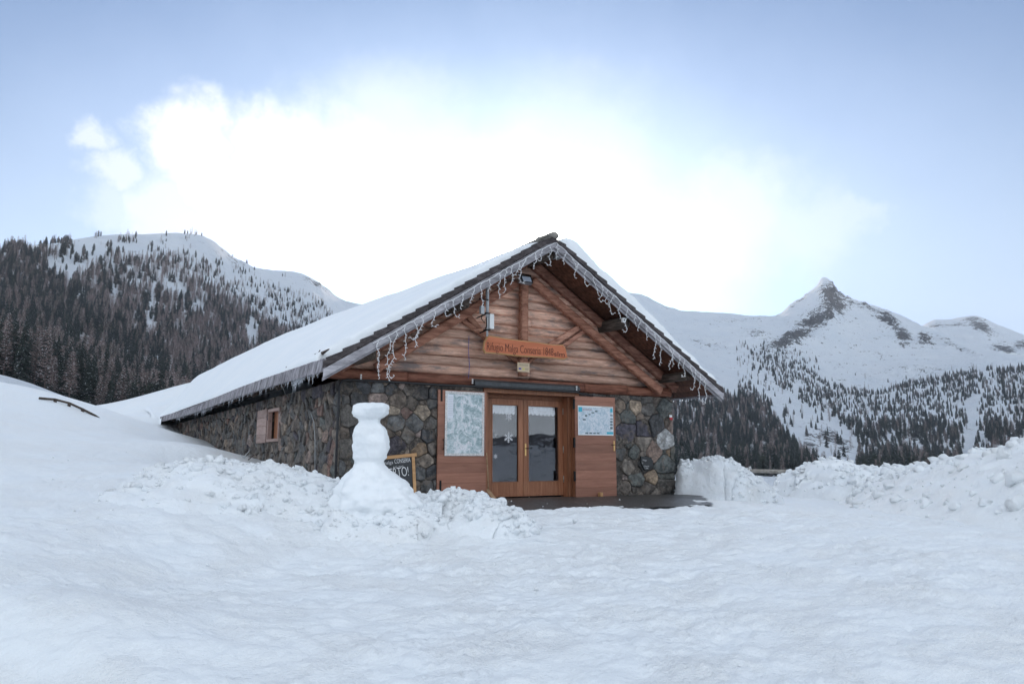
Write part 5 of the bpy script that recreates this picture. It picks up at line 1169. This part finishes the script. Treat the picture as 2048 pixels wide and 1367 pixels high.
def larch(seed, snow=.02):
    rs = random.Random(seed); V = []; Fs = []; mi = []
    def tw(a, b_, w_, m_):
        a, b_ = np.array(a), np.array(b_); d = b_-a; p = np.cross(d, (rs.uniform(-1, 1), rs.uniform(-1, 1), .3)); p = p/(np.linalg.norm(p)+1e-9)*w_
        n = len(V); V.extend([tuple(a-p), tuple(a+p), tuple(b_)]); Fs.append((n, n+1, n+2)); mi.append(m_)
    for k in range(8):
        z0, z1 = k/8*.98, (k+1)/8*.98; r0, r1 = .012*(1-z0)+.001, .012*(1-z1)+.001
        for j in range(5):
            a0, a1 = j*1.2566, (j+1)*1.2566
            b = len(V); V.extend([(r0*math.cos(a0), r0*math.sin(a0), z0-.03), (r0*math.cos(a1), r0*math.sin(a1), z0-.03), (r1*math.cos(a1), r1*math.sin(a1), z1), (r1*math.cos(a0), r1*math.sin(a0), z1)]); Fs.append((b, b+1, b+2, b+3)); mi.append(1)
    for l in range(105):
        u = (l/105)**.9; z = .13+.86*u; w_ = (.175*(1-u)**.75+.01)*rs.uniform(.6, 1.1); a = l*2.4+rs.uniform(-.4, .4); ca, sa = math.cos(a), math.sin(a)
        up = rs.uniform(-.05, .3)*w_
        tip = (ca*w_, sa*w_, z+up); o_ = (0, 0, z); tw(o_, tip, .0026, 0)
        nt = 9 if w_ > .08 else 6
        for k in range(nt):
            f = rs.uniform(.2, 1.); q = (ca*w_*f, sa*w_*f, z+up*f); L = .055*rs.uniform(.5, 1.1)
            a2 = a+rs.uniform(-1.5, 1.5); tw(q, (q[0]+math.cos(a2)*L, q[1]+math.sin(a2)*L, q[2]+rs.uniform(-.028, .02)), .0022, 0)
            if rs.random() < snow*2: tw((q[0], q[1], q[2]+.004), (q[0]+math.cos(a2)*L*.5, q[1]+math.sin(a2)*L*.5, q[2]+.003), .004, 2)
    return V, Fs, mi
def tree_mesh(nm, data, mats):
    V, Fs, mi = data; me = bpy.data.meshes.new(nm); me.from_pydata(V, [], Fs)
    for m_ in mats: me.materials.append(m_)
    me.polygons.foreach_set('material_index', np.array(mi, np.int32)); me.update(); return me
def split_mesh(nm, data, mats, keep_):
    V, Fs, mi = data; idx = [i for i, m_ in enumerate(mi) if m_ in keep_]; used = sorted({v for i in idx for v in Fs[i]}); mp = {v: k for k, v in enumerate(used)}
    return tree_mesh(nm, ([V[v] for v in used], [tuple(mp[v] for v in Fs[i]) for i in idx], [mi[i] for i in idx]), mats)
KIND = {}
for kind, mk, mats, n in (('spruce_tree', lambda s: spruce(s, False, .34), [M['needle'], M['bark'], M['tree_snow']], 4), ('pine_tree', lambda s: spruce(s, True, .2), [M['pine_needle'], M['bark'], M['tree_snow']], 4), ('larch_tree', lambda s: larch(s, .07), [M['larch'], M['bark'], M['tree_snow']], 4)):
    KIND[kind] = []
    for k in range(n):
        d = mk(100+k*7); KIND[kind].append((tree_mesh(kind, d, mats), split_mesh('crown', d, mats, (0, 2)), split_mesh('trunk', d, mats, (1,))))
def inpoly(x, y, P):
    c = False; j = len(P)-1
    for i in range(len(P)):
        if (P[i][1] > y) != (P[j][1] > y) and x < (P[j][0]-P[i][0])*(y-P[i][1])/(P[j][1]-P[i][1])+P[i][0]: c = not c
        j = i
    return c
LEFTP = [(-400, 500), (0, 504), (92, 508), (94, 548), (130, 562), (172, 545), (212, 512), (250, 520), (300, 512), (350, 508), (410, 532), (520, 566), (600, 584), (700, 618), (760, 700), (760, 960), (-400, 960)]
SPUR = [(1060, 725), (1400, 735), (1447, 760), (1504, 776), (1545, 806), (1540, 830), (1562, 856), (1592, 893), (1618, 918), (1645, 960), (1060, 960)]
RIGHTP = [(1590, 785), (1634, 758), (1685, 773), (1760, 788), (1811, 764), (1875, 752), (1970, 738), (2048, 736), (2400, 736), (2400, 965), (1712, 965), (1718, 888), (1700, 860), (1660, 830), (1600, 806)]
BELT = [(1500, 706), (1533, 702), (1590, 722), (1640, 752), (1600, 775), (1560, 780), (1540, 750)]
def dens(px, py, az):
    """(density 0..1, chance of larch, chance of stone pine)"""
    if 1.19 < az < 1.55: return (.45*(1.5-max(az, 1.2))/.3+.05, .3, .45)
    if px < -600 or px > 2450 or az < -.3 or az > 1.35: return (.30, .3, .3)
    if px < 760:
        if inpoly(px, py, LEFTP):
            d = 1.
            if px > 190 and py < 660: d = .55+.55*(.5+.9*float(vn(p3(px/30., py/26.)[None], 8)[0]))
            for cx, cy, rx, ry in ((506, 672, 12, 34), (229, 600, 14, 22), (350, 583, 22, 16), (395, 620, 14, 16), (300, 660, 12, 20), (160, 600, 10, 12)):
                if ((px-cx)/rx)**2+((py-cy)/ry)**2 < 1: d = .06
            dk = inpoly(px, py, [(-400, 505), (90, 520), (200, 640), (330, 720), (420, 800), (420, 960), (-400, 960)])
            return (d, .30 if dk else .60, .2 if py > 620 else .5)
        if py < 560: return (.8*max(0., float(vn(p3(px/22., py/16.)[None], 9)[0])), .35, .95)
        return (.05, .5, .5)
    if px < 1060: return (.5, .4, .3) if py > 660 else (.02, .5, .5)
    if inpoly(px, py, SPUR): return (1., .33 if py < 850 else .25, .25)
    if inpoly(px, py, RIGHTP):
        if 1934 < px+.12*(py-850) < 1958 and py > 790: return (.03, .5, .5)
        return ((.62 if py > 800 else .85)*(.5+1.0*(float(vn(p3(px/28., py/40.)[None], 5)[0])*.5+.5)), .22, .55)
    if inpoly(px, py, BELT): return (.75, .2, .6)
    if 1330 < px < 1640 and 670 < py < 790: return (.20, .45, .6)
    if py > 790: return (.045, .4, .3)
    if py > 690: return (.02, .5, .5)
    return (.0, 0, 0)
rs = random.Random(77); cand = []
def add_tree(az, r, kind=None, h=None, lab=None):
    x, y = CAM[0]+r*math.sin(az), CAM[1]+r*math.cos(az); z = terr_z(az, r); px, py, zz = proj((x, y, z))
    if zz < 1: px, py = -9999, 900
    return x, y, z, px, py
def band(a0, a1, r0_, r1_, n):
    for _ in range(n):
        az = rs.uniform(a0, a1); r = math.sqrt(rs.uniform(r0_**2, r1_**2)); x, y, z, px, py = add_tree(az, r); d, pl, pp_ = dens(px, py, az)
        if rs.random() > d: continue
        q = rs.random(); kind = 'larch_tree' if q < pl else ('pine_tree' if rs.random() < pp_ else 'spruce_tree')
        h = rs.uniform(8, 18.5) if kind != 'pine_tree' else rs.uniform(7, 14)
        if r > 1050: h *= .72
        if px > 1250: h *= .92
        cand.append((kind, x, y, z, h, r, px, py, az))
band(-.25, .42, 236, 1150, 8500); band(-.25, .42, 600, 1150, 6500); band(-.25, .42, 1150, 1500, 3500); band(-.2, .20, 236, 420, 900)
band(.40, .78, 500, 1500, 2200)
band(.62, 1.2, 400, 1000, 6400); band(1.2, 1.5, 400, 1650, 4600); band(.84, 1.2, 1000, 1750, 6500)
band(1.3, 5.9, 160, 900, 5000)
# the nearest trees, each known by its place
named = [(5, 765, 655, 'larch_tree', 'bare brown larch at the left edge just behind the snowy rise'), (88, 784, 672, 'larch_tree', 'lone bare pinkish larch standing on the snowy rise at the left'),
         (170, 800, 716, 'spruce_tree', 'dark snow flecked spruce right of the lone larch on the rise'), (205, 812, 706, 'spruce_tree', 'tall pointed spruce with snowy tips behind the left drift'), (138, 796, 712, 'larch_tree', 'slender bare larch between the lone larch and the spruces'),
         (277, 826, 735, 'larch_tree', 'bare pinkish larch above the dip where drift meets roof snow'), (245, 826, 748, 'spruce_tree', 'small very snowy spruce at the bottom of the left slope'), (312, 815, 742, 'spruce_tree', 'dark spruce rising just behind the snowy roof end'), (40, 778, 668, 'spruce_tree', 'dark spruce between the two foreground larches at the left'),
         (125, 527, 514, 'pine_tree', 'small round pine alone on the open snow of the left ridge'), (187, 503, 487, 'pine_tree', 'dark round pine on the skyline of the left ridge'), (296, 500, 489, 'pine_tree', 'tiny pine on the bare snow below the left summit'), (391, 515, 500, 'pine_tree', 'dark pine on the snowy shoulder right of the left summit'), (318, 502, 492, 'pine_tree', 'small pine left of the bare shoulder near the left summit')]
for px, py, pt, kind, lab in named:
    az, _ = azel(px, py); best = None
    for r in np.arange(190, 1400, 4.):
        x, y, z, qx, qy = add_tree(az, r)
        az2 = az; e = abs(qy-py)
        if best is None or e < best[0]: best = (e, r)
        if best[0] < 1.2 and e > best[0]+1: break
    r = best[1]; x, y, z, qx, qy = add_tree(az, r); cand.append((kind, x, y, z, (py-pt)/1500*r*1.02, r, px, py, az, lab))
def zone(px, py, r, kind):
    if px < 760: side_ = ', at the far left' if px < 110 else ', above the buried railing' if px < 250 else ', above the roof end' if px < 420 else ', just above the snowy roof'
    else: side_ = ', nearest the eaves' if px < 1480 else ', left of the pointed peak' if px < 1620 else ', below the pointed peak' if px < 1780 else ', right of the pointed peak' if px < 1930 else ', at the far right'
    k = {'larch_tree': 'bare brown larch', 'spruce_tree': 'snow flecked spruce', 'pine_tree': 'round topped pine'}[kind]
    if px < 760:
        if py > 745: p = 'in the lowest rows of the wood left of the hut'
        elif py > 690: p = 'in the dark lower wood'
        elif py > 620: p = 'halfway up the wooded slope'
        elif py > 540: p = 'in the upper wood'
        else: p = 'on the snowy left ridge against the sky'
    elif px < 1650 and py > 730: p = 'at the spur foot' if py > 850 else 'on the wooded spur'
    elif py > 860: p = 'just above the right snow bank'
    elif py > 780: p = 'on the broken wooded slope'
    else: p = 'along the upper treeline'
    return (k+' '+p.replace(' against the sky', '').replace('in the lowest rows of the wood left of the hut', 'in the lowest rows')+side_)
group_of = {'larch_tree': 'bare larches on the slopes', 'spruce_tree': 'spruces on the slopes', 'pine_tree': 'pines on the slopes'}
LIMIT = {'larch_tree': 230, 'spruce_tree': 230, 'pine_tree': 200}
def visible(c):
    px, py = c[6], c[7]
    if not (-30 < px < 2078) or py > 945: return False
    if 690 < px < 1400: return False
    if px < 690 and py > 835-(px-250)*.5 and px > 250: return False
    return True
far_lists = {}
for kind in KIND:
    cs_ = [c for c in cand if c[0] == kind]; cs_.sort(key=lambda c: -(len(c) > 9)*1e3-(c[4]/c[5] if visible(c) else 0))
    for i, c in enumerate(cs_):
        if i < LIMIT[kind] and (visible(c) or len(c) > 9):
            whole, crown, trunk = KIND[kind][rs.randrange(4)]; lab = c[9] if len(c) > 9 else zone(c[6], c[7], c[5], kind)
            hp_ = c[4]/c[5]*1500
            s_ = c[4]; wv = s_*rs.uniform(.85, 1.25); rz = rs.uniform(0, 6.28)
            if hp_ > 24:
                o = empty(kind, (c[1], c[2], c[3]-.4)); 
                for nm, me in (('crown', crown), ('trunk', trunk)): ch = bpy.data.objects.new(nm, me); col.objects.link(ch); ch.parent = o
            else:
                o = bpy.data.objects.new(kind, whole); col.objects.link(o); o.location = (c[1], c[2], c[3]-.4)
            o.scale = (wv, wv, s_); o.rotation_euler = (0, 0, rz)
            lab = lab if len(c) > 9 else ('tall ' if s_ > 15.3 else 'short ' if s_ < 11 else 'middling ')+('broad ' if wv/s_ > 1.12 else 'slim ' if wv/s_ < .97 else '')+lab
            tag(o, lab, kind.split('_')[0]+' tree', None if len(c) > 9 else group_of[kind])
        else: far_lists.setdefault(kind, []).append(c)
# everything farther: one wood per kind, thousands of small trees set out on its own points
for kind, lst in far_lists.items():
    pts = np.array([(c[1], c[2], c[3]-.4) for c in lst]); me = bpy.data.meshes.new(kind.replace('_tree', '_wood')); me.from_pydata(pts.tolist(), [], [])
    a = me.attributes.new('size', 'FLOAT_VECTOR', 'POINT'); sv = np.array([(c[4]*w_, c[4]*w_, c[4]) for c, w_ in zip(lst, nr.uniform(.75, 1.45, len(lst)))], np.float32); a.data.foreach_set('vector', sv.ravel())
    a = me.attributes.new('turn', 'FLOAT_VECTOR', 'POINT'); tv = np.zeros((len(lst), 3), np.float32); tv[:, 2] = nr.uniform(0, 6.28, len(lst)); a.data.foreach_set('vector', tv.ravel())
    a = me.attributes.new('pick', 'INT', 'POINT'); a.data.foreach_set('value', nr.randint(0, 4, len(lst)).astype(np.int32))
    o = bpy.data.objects.new(me.name, me); col.objects.link(o)
    src = bpy.data.collections.new(kind+'_source')
    for k, (whole, _, _) in enumerate(KIND[kind]): so_ = bpy.data.objects.new(kind+'_source', whole); src.objects.link(so_)
    ng = bpy.data.node_groups.new(kind+'_scatter', 'GeometryNodeTree'); ng.interface.new_socket('Geometry', in_out='INPUT', socket_type='NodeSocketGeometry'); ng.interface.new_socket('Geometry', in_out='OUTPUT', socket_type='NodeSocketGeometry')
    g = NT(ng); gi = g.new('NodeGroupInput'); go = g.new('NodeGroupOutput'); m2p = g.new('GeometryNodeMeshToPoints'); ci = g.new('GeometryNodeCollectionInfo'); ci.inputs[0].default_value = src; ci.inputs[1].default_value = True; ci.inputs[2].default_value = True
    iop = g.new('GeometryNodeInstanceOnPoints'); iop.inputs['Pick Instance'].default_value = True
    def na(nm, typ): nd = g.new('GeometryNodeInputNamedAttribute', data_type=typ); nd.inputs[0].default_value = nm; return nd.outputs[0]
    g.l.new(gi.outputs[0], m2p.inputs[0]); g.l.new(m2p.outputs[0], iop.inputs['Points']); g.l.new(ci.outputs[0], iop.inputs['Instance']); g.l.new(na('pick', 'INT'), iop.inputs['Instance Index']); g.l.new(na('turn', 'FLOAT_VECTOR'), iop.inputs['Rotation']); g.l.new(na('size', 'FLOAT_VECTOR'), iop.inputs['Scale']); g.l.new(iop.outputs[0], go.inputs[0])
    md = o.modifiers.new('scatter', 'NODES'); md.node_group = ng
    tag(o, {'larch_tree': 'far off wood of bare brown larches covering the mountain slopes', 'spruce_tree': 'far off wood of dark spruces covering the mountain slopes', 'pine_tree': 'far off wood of round topped pines covering the mountain slopes'}[kind], 'wood', kind='stuff')
print('TREES', {k: len(v) for k, v in far_lists.items()})



# ------------------------------------------------------------------ the air
hz = bpy.data.materials.new('valley_haze'); hz.use_nodes = True; h_ = NT(hz.node_tree); h_.n.clear()
ho = h_.new('ShaderNodeOutputMaterial'); hv = h_.new('ShaderNodeVolumePrincipled', i={'Color': (.82, .88, 1., 1), 'Density': .00011, 'Anisotropy': .2}); h_.l.new(hv.outputs[0], ho.inputs[1])
q = MB(); q.box(-4300, 4300, -4300, 4300, float(min(ZZ.min(), Zf.min()))-60, float(max(ZZ.max(), Zf.max()))+60)
hb = q.build('haze', hz); tag(hb, 'thin pale blue air in the valley', kind='stuff')
